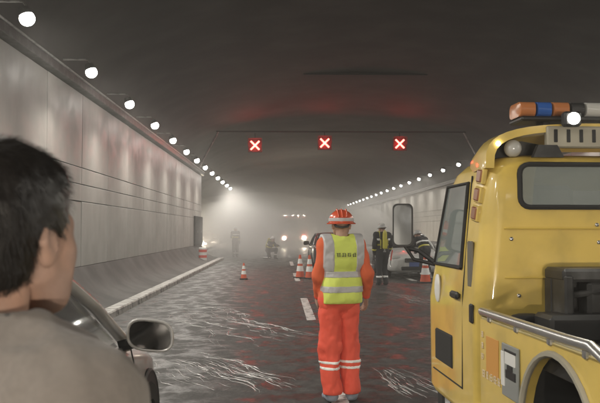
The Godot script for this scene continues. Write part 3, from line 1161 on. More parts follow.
	bd.tube([Vector3(.42, 1.22, .24), Vector3(.62, 1.25, .30), Vector3(.80, 1.20, .32), Vector3(1.1, 1.23, .30), Vector3(1.6, 1.18, .26)], .018, 8)
	bd.tube([Vector3(.42, 1.12, .26), Vector3(.66, 1.10, .33), Vector3(.9, 1.16, .31), Vector3(1.5, 1.12, .28)], .014, 8)
	obj("winch_housing", bd, M.dark_steel, t)
	var dr := MB.new()
	dr.xf = Transform3D(Basis(Vector3.BACK, PI / 2), Vector3(1.05, 1.13, .46))
	dr.lathe([[.16, -.34], [.16, -.31], [.09, -.31], [.085, 0], [.09, .31], [.16, .31], [.16, .34]], 20)
	obj("winch_drum", dr, M.galvanised, t, 30)
	for k in 9:
		var tr := MB.new()
		var rg := []
		for j in 17: rg.append(Vector3(.78 + k * .068, 1.13 + cos(TAU * j / 16) * .10, .46 + sin(TAU * j / 16) * .10))
		tr.tube(rg, .018, 5, false)
		obj("cable_turn", tr, M.dark_steel, t, 60)
	var bm := MB.new()
	bm.xf = Transform3D(Basis(Vector3.RIGHT, -.10), Vector3(1.35, 1.30, 1.3))
	bm.box(Vector3.ZERO, Vector3(.24, .22, 2.2), .02)
	obj("boom", bm, M.dark_steel, t)
	var tb := MB.new()
	tb.box(Vector3(.42, 1.06, .30), Vector3(.34, .14, .24), .02)
	obj("tool_box", tb, M.black_plastic, t)
	var tarp := MB.new()
	tarp.sphere(Vector3(.22, 1.09, .16), Vector3(.10, .03, .05), 12, 7)
	obj("strap_bundle", tarp, M.black_plastic, t, 60)
	# plate with a dark pictogram, and worn lettering on an orange field
	var q0 := MB.new()
	q0.box(Vector3(-.006, .875, .545), Vector3(.012, .26, .23), .004)
	var plate := obj("notice_plate", q0, M.plate_grey, t)
	var w1 := MB.new()
	w1.box(Vector3(-.014, .88, .455), Vector3(.006, .17, .045), .001)
	w1.box(Vector3(-.014, .94, .56), Vector3(.006, .06, .14), .001)
	obj("white_field", w1, M.white_paint, plate)
	var w2 := MB.new()
	w2.box(Vector3(-.0145, .862, .565), Vector3(.006, .040, .13), .001)
	w2.box(Vector3(-.0145, .892, .555), Vector3(.006, .03, .07), .001)
	w2.box(Vector3(-.0145, .975, .56), Vector3(.006, .012, .15), .001)
	obj("pictogram", w2, M.black_plastic, plate)
	var q1 := MB.new()
	q1.box(Vector3(-.0015, .90, .255), Vector3(.003, .20, .20), .001)
	obj("orange_field", q1, M.faded_orange, t)
	for k in 5:
		glyph(t, Vector3(-.0045, .790, .12 + k * .062), .045, 40 + k, M.faded_white)
	for k in 3:
		glyph(t, Vector3(-.0045, .88 + k * .06, .10), .036, 60 + k, M.faded_white)

func sx0(y: float) -> float:
	# how far the truck's cab side leans in at that height
	return 0.0 if y < 1.1 else lerpf(0.0, .03, (y - 1.1) / .35) if y < 1.45 else lerpf(.03, .075, (y - 1.45) / .4)

func glyph(parent: Node, at: Vector3, size: float, sd: int, m: Material, across := Vector3(0, 0, 1), face := Vector3(-1, 0, 0)) -> void:
	# a worn square character: a few crossing strokes
	var r := RandomNumberGenerator.new()
	r.seed = sd
	var b := MB.new()
	b.xf = Transform3D(Basis(across, Vector3.UP, face), at)
	for k in 3: b.box(Vector3(r.randf_range(-.1, .1) * size, (k - 1) * size * .36, 0), Vector3(size * r.randf_range(.45, .95), size * .11, .002))
	for k in 2: b.box(Vector3((k - .5) * size * r.randf_range(.3, .8), r.randf_range(-.1, .1) * size, .0008), Vector3(size * .12, size * r.randf_range(.5, .95), .002))
	obj("lettering", b, m, parent)

func rounded_rect(x0: float, y0: float, x1: float, y1: float, r: float) -> Array:
	var o := []
	for c in [[x1 - r, y1 - r, 0.0], [x0 + r, y1 - r, PI / 2], [x0 + r, y0 + r, PI], [x1 - r, y0 + r, PI * 1.5]]:
		for k in 5:
			var a: float = c[2] + PI / 2 * k / 4.0
			o.append(Vector2(c[0] + cos(a) * r, c[1] + sin(a) * r))
	return o

func cone(called: String, label: String, at: Vector3, h: float, turn := 0.0, group := "traffic cones on the carriageway") -> Node3D:
	var t := thing(called, label, "traffic cone", at, turn, group)
	var b := MB.new()
	b.box(Vector3(0, .02, 0), Vector3(h * .5, .04, h * .5), .012)
	obj("base", b, M.rubber, t)
	var r := func(y: float) -> float: return lerpf(h * .19, h * .045, y)
	var c := MB.new()
	c.lathe([[r.call(0.0), .04], [r.call(.98), h * .98], [r.call(1.0) * .8, h]], 20)
	obj("cone_body", c, M.cone_orange, t, 30)
	for k in [[.26, .50], [.60, .82]]:
		var s := MB.new()
		s.lathe([[r.call(k[0]) + .004, lerpf(.04, h, k[0])], [r.call(k[1]) + .004, lerpf(.04, h, k[1])]], 20)
		obj("reflective_sleeve", s, M.sleeve, t, 30)
	return t

func vehicle_materials() -> void:
	M.car_mirror = mat(lin(.75, .75, .75), 0.03, 1.0)
	M.dim_mirror = mat(lin(.12, .12, .12), 0.08, 1.0)
	M.lamp_cover = mat(lin(.45, .45, .43), 0.12)
	M.tail_lens = mat(lin(.30, .015, .012), 0.15)
	M.plate = mat(lin(.08, .12, .30), 0.4)
	M.seat_cloth = mat(lin(.10, .095, .09), 0.9)
	M.engine_red = paint_mat(lin(.35, .03, .02), 71)
	M.blue_lens = mat(lin(.03, .10, .35), 0.12)
	M.amber_lens = mat(lin(.42, .16, .06), 0.15)
	M.amber_dull = mat(lin(.24, .10, .045), 0.3)
	M.truck_yellow = paint_mat(lin(.66, .475, .10), 72, 0.42)
	M.worn_yellow = paint_mat(lin(.42, .34, .14), 73, 0.6)
	M.truck_trim = mat(lin(.30, .28, .22), 0.5)
	M.quarter_grey = mat(lin(.13, .12, .10), 0.35)
	M.cab_glass = glass(lin(.30, .34, .33), 0.50)
	M.work_glow = glow(Color(1.0, .98, .93), 20.0)
	M.plate_grey = mat(lin(.22, .23, .22), 0.4)
	M.faded_orange = mat(lin(.55, .27, .06), 0.5)
	M.faded_white = mat(lin(.60, .50, .38), 0.5)
	M.cone_orange = mat(lin(.60, .09, .03), 0.5)
	M.sleeve = mat(lin(.80, .80, .78), 0.35)
	M.silver = paint_mat(lin(.46, .45, .44), 74, 0.3)
	M.silver.metallic = 0.1
	M.dark_paint = paint_mat(lin(.03, .03, .032), 75)
	M.white_car = paint_mat(lin(.62, .62, .60), 76)

func build_vehicles() -> void:
	recovery_truck()
	car("silver car with black-glassed mirror, standing beside the man in the grey shirt", Vector3(-1.70, 0, -3.28), 0.0, M.silver, false, M.steel)
	car("dark car in the smoke, half hidden by the worker in the vest", Vector3(2.15, 0, -31.5), 0.0, M.dark_paint, false, M.black_plastic)
	car("white car facing out of the tunnel between two firefighters", Vector3(4.35, 0, -26.2), 180.0, M.white_car, false, M.black_plastic)
	var lay := car("dark car with bright headlights behind the pale barrier in the bay", Vector3(-5.35, 0, -51.5), 174.0, M.dark_paint, true, M.black_plastic)
	for s in [-1, 1]: beam_light(lay, Vector3(.60 * s, .66, -2.32), Vector3(0, 0, -1), 24.0, 40.0, Color(1.0, .93, .82))
	var back := car("dark car with its headlights on, waiting behind the onlooker", Vector3(.75, 0, 8.2), 0.0, M.dark_paint, true, M.black_plastic)
	for s in [-1, 1]: beam_light(back, Vector3(.60 * s, .66, -2.36), Vector3(0, .01, -1), 10.0, 32.0, Color(1.0, .95, .88))
	fire_engine(Vector3(1.27, 0, -67.5))
	cone("traffic_cone", "short orange cone standing alone in the lane by the kerb", Vector3(-1.15, 0, -24.0), .52)
	cone("traffic_cone", "tall cone with white sleeves, one of the pair by the lane line", Vector3(.66, 0, -24.6), .76, 12)
	cone("traffic_cone", "tall cone with white sleeves, one of the pair by the lane line", Vector3(.96, 0, -24.3), .76, 40)
	cone("traffic_cone", "tall striped cone in front of the bent firefighter by the truck", Vector3(4.33, 0, -22.3), .84, 5)
	# striped post at the end of wall A, and the pale barrier along the bay
	var p := thing("striped_post", "short post with red and white bands at the end of the wall", "bollard", Vector3(-3.60, 0, -35.2))
	var cy := MB.new()
	cy.lathe([[.19, 0], [.19, .72], [.16, .76]], 18)
	obj("post", cy, M.white_paint, p, 30)
	for k in 3:
		var r := MB.new()
		r.lathe([[.193, .02 + k * .26], [.193, .14 + k * .26]], 18)
		obj("red_band", r, M.red_band, p, 30)
	for i in 9:
		var bb := thing("concrete_barrier", "pale concrete barrier unit along the wider bay", "barrier", Vector3(-3.95 - i * .05, 0, -38.6 - i * 3.05), -1.0, "barrier units along the bay")
		var m := MB.new()
		m.extrude(PackedVector2Array([Vector2(-.28, 0), Vector2(.28, 0), Vector2(.28, .08), Vector2(.14, .24), Vector2(.09, .58), Vector2(-.09, .58), Vector2(-.14, .24), Vector2(-.28, .08)]), -1.5, 1.5)
		obj("unit", m, M.kerb, bb)
		var st := MB.new()
		st.box(Vector3(.115, .45, 0), Vector3(.012, .12, 2.6), .003)
		obj("reflective_strip", st, M.white_paint, bb)

# ---------------------------------------------------------------- people: smooth fields meshed as surface nets
class Field:
	var a := PackedVector3Array()      # capsule start, or ellipsoid centre
	var ab := PackedVector3Array()     # capsule vector, or ellipsoid radii
	var ra := PackedFloat32Array()
	var rb := PackedFloat32Array()
	var inv := PackedFloat32Array()
	var kind := PackedByteArray()      # 0 capsule, 1 ellipsoid
	var rot: Array = []                # basis of an ellipsoid
	var k := 0.03                      # how softly the next shapes join
	var ks := PackedFloat32Array()
	var soft := -1.0
	var cuts: Array = []               # planes: kept where n.p <= d
	var holes: Array = []              # ellipsoids taken away: [centre, radii]
	var rough := 0.0
	var noise: FastNoiseLite
	var stretch := Vector3.ONE
	func cap(p: Vector3, q: Vector3, r0: float, r1: float) -> void:
		a.append(p); ab.append(q - p); ra.append(r0); rb.append(r1)
		inv.append(1.0 / maxf((q - p).length_squared(), 1e-9)); kind.append(0); rot.append(Basis.IDENTITY); ks.append(k)
	func ell(p: Vector3, r: Vector3, turn := Basis.IDENTITY) -> void:
		a.append(p); ab.append(r); ra.append(0); rb.append(0); inv.append(0); kind.append(1); rot.append(turn.inverse()); ks.append(k)
	func one(i: int, p: Vector3) -> float:
		var d := p - a[i]
		if kind[i] == 0:
			var h := clampf(d.dot(ab[i]) * inv[i], 0.0, 1.0)
			return (d - ab[i] * h).length() - ra[i] - (rb[i] - ra[i]) * h
		d = rot[i] * d
		var r := ab[i]
		var k0 := (d / r).length()
		if k0 < 1e-4: return -minf(r.x, minf(r.y, r.z))
		return k0 * (k0 - 1.0) / (d / (r * r)).length()
	func at(p: Vector3, which: PackedInt32Array) -> float:
		var d := 1e3
		for i in which:
			var e := one(i, p)
			var kk := ks[i] if soft < 0.0 else soft
			var h := maxf(kk - absf(d - e), 0.0)
			d = minf(d, e) - h * h * 0.25 / kk
		if noise: d += noise.get_noise_3dv(p * stretch) * rough
		for c in cuts: d = maxf(d, c[0].dot(p) - c[1])
		for c in holes:
			var q: Vector3 = (p - c[0]) / c[1]
			d = maxf(d, (1.0 - q.length()) * minf(c[1].x, minf(c[1].y, c[1].z)))
		return d
	func build(out: MB, cell: float, colour: Callable) -> void:
		var lo := Vector3(1e3, 1e3, 1e3)
		var hi := -lo
		for i in a.size():
			if kind[i] == 0:
				var r := maxf(ra[i], rb[i])
				lo = lo.min(a[i].min(a[i] + ab[i]) - Vector3(r, r, r)); hi = hi.max(a[i].max(a[i] + ab[i]) + Vector3(r, r, r))
			else:
				var r := maxf(ab[i].x, maxf(ab[i].y, ab[i].z))
				lo = lo.min(a[i] - Vector3(r, r, r)); hi = hi.max(a[i] + Vector3(r, r, r))
		for c in cuts:
			for j in 3:
				if c[0][j] > .999: hi[j] = minf(hi[j], c[1] + cell)
				if c[0][j] < -.999: lo[j] = maxf(lo[j], -c[1] - cell)
		lo -= Vector3.ONE * cell * 2.5
		hi += Vector3.ONE * cell * 2.5
		var S := 4
		var nb := Vector3i(((hi - lo) / (cell * S)).ceil())
		var nx := nb.x * S; var ny := nb.y * S; var nz := nb.z * S
		var f := PackedFloat32Array(); f.resize(nx * ny * nz); f.fill(1.0)
		var all := PackedInt32Array(range(a.size()))
		var half := S * cell * 0.87
		var live := []
		for bz in nb.z:
			for by in nb.y:
				for bx in nb.x:
					var o := lo + Vector3(bx, by, bz) * S * cell
					var mid := o + Vector3.ONE * (S - 1) * cell * 0.5
					var ds := PackedFloat32Array()
					var low := 1e3
					for i in all:
						var e := one(i, mid)
						ds.append(e); low = minf(low, e)
					if absf(low) > half + k + rough + cell and cuts.is_empty() and holes.is_empty() or low > half + k + rough + cell:
						if low < 0:
							for z in S:
								for y in S:
									for x in S: f[((bz * S + z) * ny + by * S + y) * nx + bx * S + x] = -1.0
						continue
					var near := PackedInt32Array()
					for i in all:
						if ds[i] < low + 2.2 * half + k: near.append(i)
					live.append(Vector3i(bx, by, bz))
					for z in S:
						for y in S:
							for x in S:
								f[((bz * S + z) * ny + by * S + y) * nx + bx * S + x] = at(o + Vector3(x, y, z) * cell, near)
		var idx := PackedInt32Array(); idx.resize(nx * ny * nz); idx.fill(-1)
		var off := [0, 1, nx, nx + 1, nx * ny, nx * ny + 1, nx * ny + nx, nx * ny + nx + 1]
		var corner := [Vector3(0, 0, 0), Vector3(1, 0, 0), Vector3(0, 1, 0), Vector3(1, 1, 0), Vector3(0, 0, 1), Vector3(1, 0, 1), Vector3(0, 1, 1), Vector3(1, 1, 1)]
		var edges := [[0, 1], [2, 3], [4, 5], [6, 7], [0, 2], [1, 3], [4, 6], [5, 7], [0, 4], [1, 5], [2, 6], [3, 7]]
		var cells := PackedInt32Array()
		for b in live:
			for z in S:
				for y in S:
					for x in S:
						var X: int = b.x * S + x; var Y: int = b.y * S + y; var Z: int = b.z * S + z
						if X >= nx - 1 or Y >= ny - 1 or Z >= nz - 1: continue
						var base := (Z * ny + Y) * nx + X
						var neg := 0
						for q in 8:
							if f[base + off[q]] < 0: neg += 1
						if neg == 0 or neg == 8: continue
						var s := Vector3.ZERO
						var n := 0
						for e in edges:
							var d0 := f[base + off[e[0]]]
							var d1 := f[base + off[e[1]]]
							if (d0 < 0) != (d1 < 0):
								s += corner[e[0]].lerp(corner[e[1]], d0 / (d0 - d1)); n += 1
						var w := lo + (Vector3(X, Y, Z) + s / n) * cell
						out.col = colour.call(w)
						idx[base] = out.p(w)
						cells.append(base)
		var step := [1, nx, nx * ny]
		for base in cells:
			for ax in 3:
				var u: int = step[(ax + 1) % 3]
				var v: int = step[(ax + 2) % 3]
				var d0 := f[base]
				var d1 := f[base + step[ax]]
				if (d0 < 0) == (d1 < 0): continue
				if base - u - v < 0: continue
				var q := [idx[base], idx[base - u], idx[base - u - v], idx[base - v]]
				if q.min() < 0: continue
				if d0 < 0: out.quad(q[0], q[1], q[2], q[3])
				else: out.quad(q[3], q[2], q[1], q[0])

const SKIN := Color(.36, .225, .17)

# joints of a standing person 1.75 m tall who faces -z
func pose(over := {}) -> Dictionary:
	var j := {
		"head": Vector3(0, 1.605, -.015), "neck": Vector3(0, 1.49, .015), "chest": Vector3(0, 1.30, .01), "waist": Vector3(0, 1.08, 0), "pelvis": Vector3(0, .95, .01),
		"sh0": Vector3(-.185, 1.43, .01), "el0": Vector3(-.225, 1.14, .03), "wr0": Vector3(-.235, .90, -.02), "sh1": Vector3(.185, 1.43, .01), "el1": Vector3(.225, 1.14, .03), "wr1": Vector3(.235, .90, -.02),
		"hip0": Vector3(-.09, .92, .01), "kn0": Vector3(-.10, .50, -.01), "an0": Vector3(-.10, .085, .02), "toe0": Vector3(-.12, .035, -.14), "hip1": Vector3(.09, .92, .01), "kn1": Vector3(.10, .50, -.01), "an1": Vector3(.10, .085, .02), "toe1": Vector3(.12, .035, -.14),
		"turn": 0.0, "nod": 0.0,
	}
	j.merge(over, true)
	return j

func torso_field(j: Dictionary, fat: float) -> Field:
	var f := Field.new()
	f.k = .06
	var across: Vector3 = (j.sh1 - j.sh0).normalized()
	var hips: Vector3 = (j.hip1 - j.hip0).normalized()
	f.cap(j.chest - across * .085, j.chest + across * .085, .108 + fat, .108 + fat)
	f.cap(j.chest + (j.neck - j.chest) * .45 - across * .10, j.chest + (j.neck - j.chest) * .45 + across * .10, .085 + fat, .085 + fat)
	f.cap(j.waist - hips * .065, j.waist + hips * .065, .098 + fat, .098 + fat)
	f.cap(j.pelvis - hips * .075, j.pelvis + hips * .075, .108 + fat, .108 + fat)
	for s in 2:
		f.cap(j.neck + (j.chest - j.neck) * .22, j["sh%d" % s] + Vector3(0, -.005, 0), .058 + fat * .7, .066 + fat * .8)
	return f

func limb_bones(f: Field, j: Dictionary, fat: float, arms := true, legs := true) -> void:
	for s in 2:
		if arms:
			f.cap(j["sh%d" % s], j["el%d" % s], .056 + fat * .9, .043 + fat * .7)
			f.cap(j["el%d" % s], j["wr%d" % s], .043 + fat * .7, .032 + fat * .6)
		if legs:
			f.cap(j["hip%d" % s], j["kn%d" % s], .088 + fat, .062 + fat)
			f.cap(j["kn%d" % s], j["an%d" % s], .060 + fat, .044 + fat)

func add_hand(out: MB, el: Vector3, wr: Vector3, side: float, curl: float, colour: Color, cell := .005) -> void:
	# palm and five fingers that go on from the forearm; side +1 is the right hand
	var d := (wr - el).normalized()
	var fwd := Vector3(0, 0, -1)
	fwd = (fwd - d * fwd.dot(d)).normalized()          # towards the thumb
	var inw := fwd.cross(d).normalized() * 1.0
	if inw.x * side > 0: inw = -inw                     # towards the palm's inside
	var f := Field.new()
	f.k = .012
	f.cap(wr - d * .03, wr + d * .01, .028, .026)
	for q in 4:
		var u := (q - 1.5) * -.019
		f.cap(wr + d * .012 + fwd * u * .6, wr + d * .085 + fwd * u, .015, .0115)
	for q in 4:
		var u := (q - 1.5) * -.0205
		var l: float = [.075, .084, .078, .060][q]
		var k0 := wr + d * .088 + fwd * u
		var k1 := k0 + (d + inw * curl * .45).normalized() * l * .45
		var k2 := k1 + (d + inw * curl * 1.2).normalized() * l * .32
		var k3 := k2 + (d + inw * curl * 2.2).normalized() * l * .25
		f.cap(k0, k1, .0105, .0095); f.cap(k1, k2, .0095, .0088); f.cap(k2, k3, .0088, .0075)
	var t0 := wr + d * .022 + fwd * .024
	var t1 := t0 + (d * .55 + fwd * .75 + inw * .35).normalized() * .042
	var t2 := t1 + (d * .9 + fwd * .25 + inw * .4).normalized() * .032
	var t3 := t2 + (d + inw * .4).normalized() * .024
	f.cap(t0, t1, .016, .0125); f.cap(t1, t2, .0125, .011); f.cap(t2, t3, .011, .009)
	f.soft = .007
	f.build(out, cell, func(_p): return colour)

func head_basis(j: Dictionary) -> Transform3D:
	return Transform3D(Basis(Vector3.UP, j.turn) * Basis(Vector3.RIGHT, j.nod), j.head)

func add_head(out: MB, j: Dictionary, cell: float, skin: Color) -> void:
	# face towards -z in its own frame; the frame's origin lies between the ears
	var x := head_basis(j)
	var b := x.basis
	var f := Field.new()
	f.k = .028
	f.ell(x * Vector3(0, .035, .012), Vector3(.076, .088, .096), b)
	f.ell(x * Vector3(0, -.005, -.035), Vector3(.066, .085, .062), b)
	f.cap(x * Vector3(-.028, -.078, -.062), x * Vector3(.028, -.078, -.062), .026, .026)
	for s in [-1, 1]:
		f.cap(x * Vector3(.054 * s, -.040, -.008), x * Vector3(.028 * s, -.080, -.056), .020, .020)
		f.ell(x * Vector3(.043 * s, -.014, -.062), Vector3(.026, .026, .024), b)
		f.ell(x * Vector3(.036 * s, -.045, -.050), Vector3(.026, .036, .030), b)
	f.cap(x * Vector3(-.04, .028, -.083), x * Vector3(.04, .028, -.083), .012, .012)
	f.k = .012
	f.cap(x * Vector3(0, .012, -.094), x * Vector3(0, -.028, -.112), .009, .013)
	f.cap(x * Vector3(-.012, -.031, -.102), x * Vector3(.012, -.031, -.102), .009, .009)
	f.cap(x * Vector3(-.02, -.056, -.090), x * Vector3(.02, -.056, -.090), .007, .007)
	f.cap(x * Vector3(-.017, -.067, -.088), x * Vector3(.017, -.067, -.088), .0075, .0075)
	f.k = .006
	for s in [-1, 1]:
		var eb := b * Basis(Vector3.UP, -.35 * s) * Basis(Vector3.RIGHT, -.12)
		f.ell(x * Vector3(.080 * s, -.005, .012), Vector3(.009, .027, .017), eb)
		f.cap(x * Vector3(.083 * s, .020, .022), x * Vector3(.087 * s, .004, .030), .006, .006)
		f.cap(x * Vector3(.087 * s, .004, .030), x * Vector3(.080 * s, -.024, .012), .0055, .006)
		f.holes.append([x * Vector3(.094 * s, -.002, .008), Vector3(.008, .012, .007)])
		f.holes.append([x * Vector3(.034 * s, .008, -.104), Vector3(.016, .009, .012)])
	# neck
	var g := Field.new()
	g.k = .03
	g.cap(x * Vector3(0, -.03, .018), j.neck + Vector3(0, -.03, .005), .052, .060)
	var sn := FastNoiseLite.new()
	sn.seed = 4
	sn.frequency = 22.0
	sn.fractal_octaves = 4
	var tone := func(p: Vector3) -> Color:
		var m := 1.0 + sn.get_noise_3dv(p) * .22
		var r := 1.0 + sn.get_noise_3dv(p * .35) * .15
		return Color(skin.r * m * r, skin.g * m, skin.b * m / r)
	f.build(out, cell, tone)
	g.build(out, cell * 1.6, tone)
	for s in [-1, 1]:
		var e := MB.new()
		e.col = Color(.55, .52, .48)
		e.sphere(x * Vector3(.034 * s, .008, -.084), Vector3(.0125, .0125, .0125), 10, 8)
		out.join(e)

func person(label: String, at: Vector3, turn: float, j: Dictionary, o: Dictionary) -> Node3D:
	var t := thing("person", label, "person", at, turn)
	var out := MB.new()
	var fat: float = o.get("fat", .012)
	var f := torso_field(j, fat)
	limb_bones(f, j, fat)
	for s in 2:
		f.cap(j["an%d" % s] + Vector3(0, -.035, .03), j["toe%d" % s], .045, .036)
	f.soft = .035
	f.noise = FastNoiseLite.new()
	f.noise.seed = 17
	f.noise.frequency = 6.0
	f.stretch = Vector3(1, .7, 1)
	f.rough = o.get("folds", .018)
	var low: Color = o.trousers
	var high: Color = o.top
	var shoe: Color = o.get("shoes", Color(.02, .02, .02))
	var split: float = o.get("split", .98)
	var shoe_y: float = j.an0.y + .005
	var neck_y: float = j.neck.y + .01
	f.build(out, o.get("cell", .014), func(p):
		if p.y < shoe_y: return shoe
		if p.y < split: return low
		return high)
	if o.get("hands", true):
		for s in 2:
			add_hand(out, j["el%d" % s], j["wr%d" % s], -1.0 if s == 0 else 1.0, o.get("curl", .5), o.get("hand_colour", SKIN), o.get("hand_cell", .006))
	add_head(out, j, o.get("head_cell", .008), SKIN)
	put("body", out.smooth_mesh(), M.cloth, t)
	return t

func shell(called: String, f: Field, cell: float, m: Material, parent: Node) -> MeshInstance3D:
	var out := MB.new()
	f.build(out, cell, func(_p): return Color(1, 1, 1))
	return put(called, out.smooth_mesh(false), m, parent)

func helmet(parent: Node, j: Dictionary, m: Material, band: Material, brim := true) -> void:
	var x := head_basis(j)
	var b := MB.new()
	b.xf = x * Transform3D(Basis(Vector3.RIGHT, .05), Vector3(0, .050, .008))
	var prof := []
	for k in 9:
		var a := PI / 2 * k / 8.0
		prof.append([.112 * cos(a) + .004, .105 * sin(a)])
	prof.push_front([.116, -.022])
	prof.push_front([.108, -.022])
	b.lathe(prof, 26)
	var h := obj("helmet", b, m, parent, 50)
	if brim:
		var r := MB.new()
		r.xf = b.xf
		r.lathe([[.112, -.028], [.134, -.030], [.136, -.022], [.114, -.012]], 26)
		obj("brim", r, m, h, 40)
	for k in [-1, 0, 1]:
		var rb := MB.new()
		rb.xf = b.xf
		var path := []
		for i in 9:
			var a := PI * (i / 8.0) * .82 + PI * .09
			path.append(Vector3(.03 * k + .012 * k * sin(a), sin(a) * .108, cos(a) * .118))
		rb.tube(path, .007, 6)
		obj("ridge", rb, m, h, 60)
	var bd := MB.new()
	bd.xf = b.xf
	bd.lathe([[.1185, -.004], [.1195, .010], [.1165, .026]], 26)
	obj("reflective_band", bd, band, h, 50)
	var np := MB.new()
	np.xf = x
	np.tube([Vector3(-.075, .03, .06), Vector3(-.055, -.005, .085), Vector3(0, -.015, .10), Vector3(.055, -.005, .085), Vector3(.075, .03, .06)], .011, 6)
	obj("nape_strap", np, M.black_plastic, h)

func people_materials() -> void:
	var c := mat(Color(1, 1, 1), 0.85)
	c.vertex_color_use_as_albedo = true
	M.cloth = c
	M.vest = mat(lin(.60, .70, .13), 0.7)
	M.vest.vertex_color_use_as_albedo = false
	M.reflective = mat(lin(.43, .43, .44), 0.4)
	M.ink = mat(lin(.03, .03, .03), 0.8)
	M.helmet_red = mat(lin(.55, .08, .03), 0.25)
	M.helmet_white = mat(lin(.60, .60, .58), 0.25)
	M.tank_yellow = mat(lin(.55, .50, .06), 0.35)
	M.hair = mat(lin(.010, .008, .007), 0.45)
	var sh := mat(Color(1, 1, 1), 0.9)
	sh.albedo_texture = noise_tex(0.05, [[0.2, lin(.165, .145, .13)], [0.8, lin(.19, .168, .15)]], 512, 5, 91)
	sh.rim_enabled = true
	sh.rim = 0.3
	M.shirt = tri(sh, .35, false)

func band_ring(f: Field, y0: float, y1: float) -> Field:
	f.cuts.append([Vector3(0, 1, 0), y1])
	f.cuts.append([Vector3(0, -1, 0), -y0])
	return f

func worker() -> void:
	var j := pose({
		"head": Vector3(.012, 1.605, -.03), "neck": Vector3(.008, 1.49, .005), "chest": Vector3(.005, 1.30, .0), "waist": Vector3(-.008, 1.08, .01), "pelvis": Vector3(-.018, .95, .01),
		"sh0": Vector3(-.160, 1.425, .02), "sh1": Vector3(.165, 1.44, -.005),
		"el1": Vector3(.232, 1.17, .085), "wr1": Vector3(.262, .955, -.04), "el0": Vector3(-.215, 1.15, .0), "wr0": Vector3(-.185, .955, -.14),
		"hip0": Vector3(-.106, .92, .0), "kn0": Vector3(-.105, .50, -.01), "an0": Vector3(-.10, .085, .03), "toe0": Vector3(-.12, .035, -.12),
		"hip1": Vector3(.070, .915, .0), "kn1": Vector3(.082, .50, -.05), "an1": Vector3(.085, .085, .02), "toe1": Vector3(.16, .035, -.10), "turn": -.22, "nod": -.05})
	var t := person("worker in yellow reflective vest, red trousers and red helmet, seen from behind", Vector3(.565, 0, -6.94), 14.0, j, {
		"top": Color(.62, .115, .04), "trousers": Color(.72, .085, .045), "shoes": Color(.22, .25, .30), "fat": .013, "cell": .012, "head_cell": .006, "hand_cell": .0045, "split": .95})
	# loose trouser legs
	for s in 2:
		var f := Field.new()
		f.k = .03
		f.cap(j["hip%d" % s] + Vector3(0, .02, 0), j["kn%d" % s], .108, .098)
		f.cap(j["kn%d" % s], j["an%d" % s] + Vector3(0, .03, .0), .098, .088)
		f.noise = FastNoiseLite.new()
		f.noise.seed = 5 + s
		f.noise.frequency = 5.5
		f.noise.fractal_octaves = 3
		f.stretch = Vector3(1.3, .75, 1.3)
		f.rough = .026
		band_ring(f, .075, .93)
		var leg := shell("trouser_leg", f, .012, M.trousers, t)
		for y in [.300, .352]:
			var g := Field.new()
			g.k = .03
			g.cap(j["kn%d" % s], j["an%d" % s] + Vector3(0, .03, .0), .101, .091)
			g.noise = f.noise; g.stretch = f.stretch; g.rough = .026
			band_ring(g, y, y + .030)
			shell("reflective_band", g, .009, M.sleeve, leg)
	# vest
	var v := torso_field(j, .036)
	for s in 2: v.cap(j["sh%d" % s] * .90 + Vector3(0, .143, 0), j.chest, .08, .10)
	v.noise = FastNoiseLite.new()
	v.noise.seed = 9
	v.noise.frequency = 5.0
	v.rough = .022
	band_ring(v, .90, 1.535)
	v.holes.append([Vector3(0, 1.56, -.02), Vector3(.085, .09, .12)])
	for s in [-1, 1]: v.cuts.append([Vector3(s, 0, 0), .192])
	var vest := shell("vest", v, .011, M.vest, t)
	for y in [1.00, 1.135]:
		var g := torso_field(j, .040)
		g.noise = v.noise; g.rough = .022
		for s in [-1, 1]: g.cuts.append([Vector3(s, 0, 0), .196])
		band_ring(g, y, y + .062)
		shell("reflective_band", g, .010, M.reflective, vest)
	for s in [-1, 1]:
		var g := torso_field(j, .040)
		g.noise = v.noise; g.rough = .022
		for k in 2: g.cap(j["sh%d" % k] * .90 + Vector3(0, .143, 0), j.chest, .083, .10)
		band_ring(g, 1.19, 1.538)
		g.cuts.append([Vector3(s, 0, 0), .196])
		g.cuts.append([Vector3(-s, 0, 0), -.105])
		shell("shoulder_strip", g, .010, M.reflective, vest)
	for k in 4:
		glyph(vest, Vector3(-.075 + k * .05, 1.345, .163), .040, 80 + k, M.ink, Vector3(1, 0, 0), Vector3(0, .12, 1).normalized())
	helmet(t, j, M.helmet_red, M.reflective)

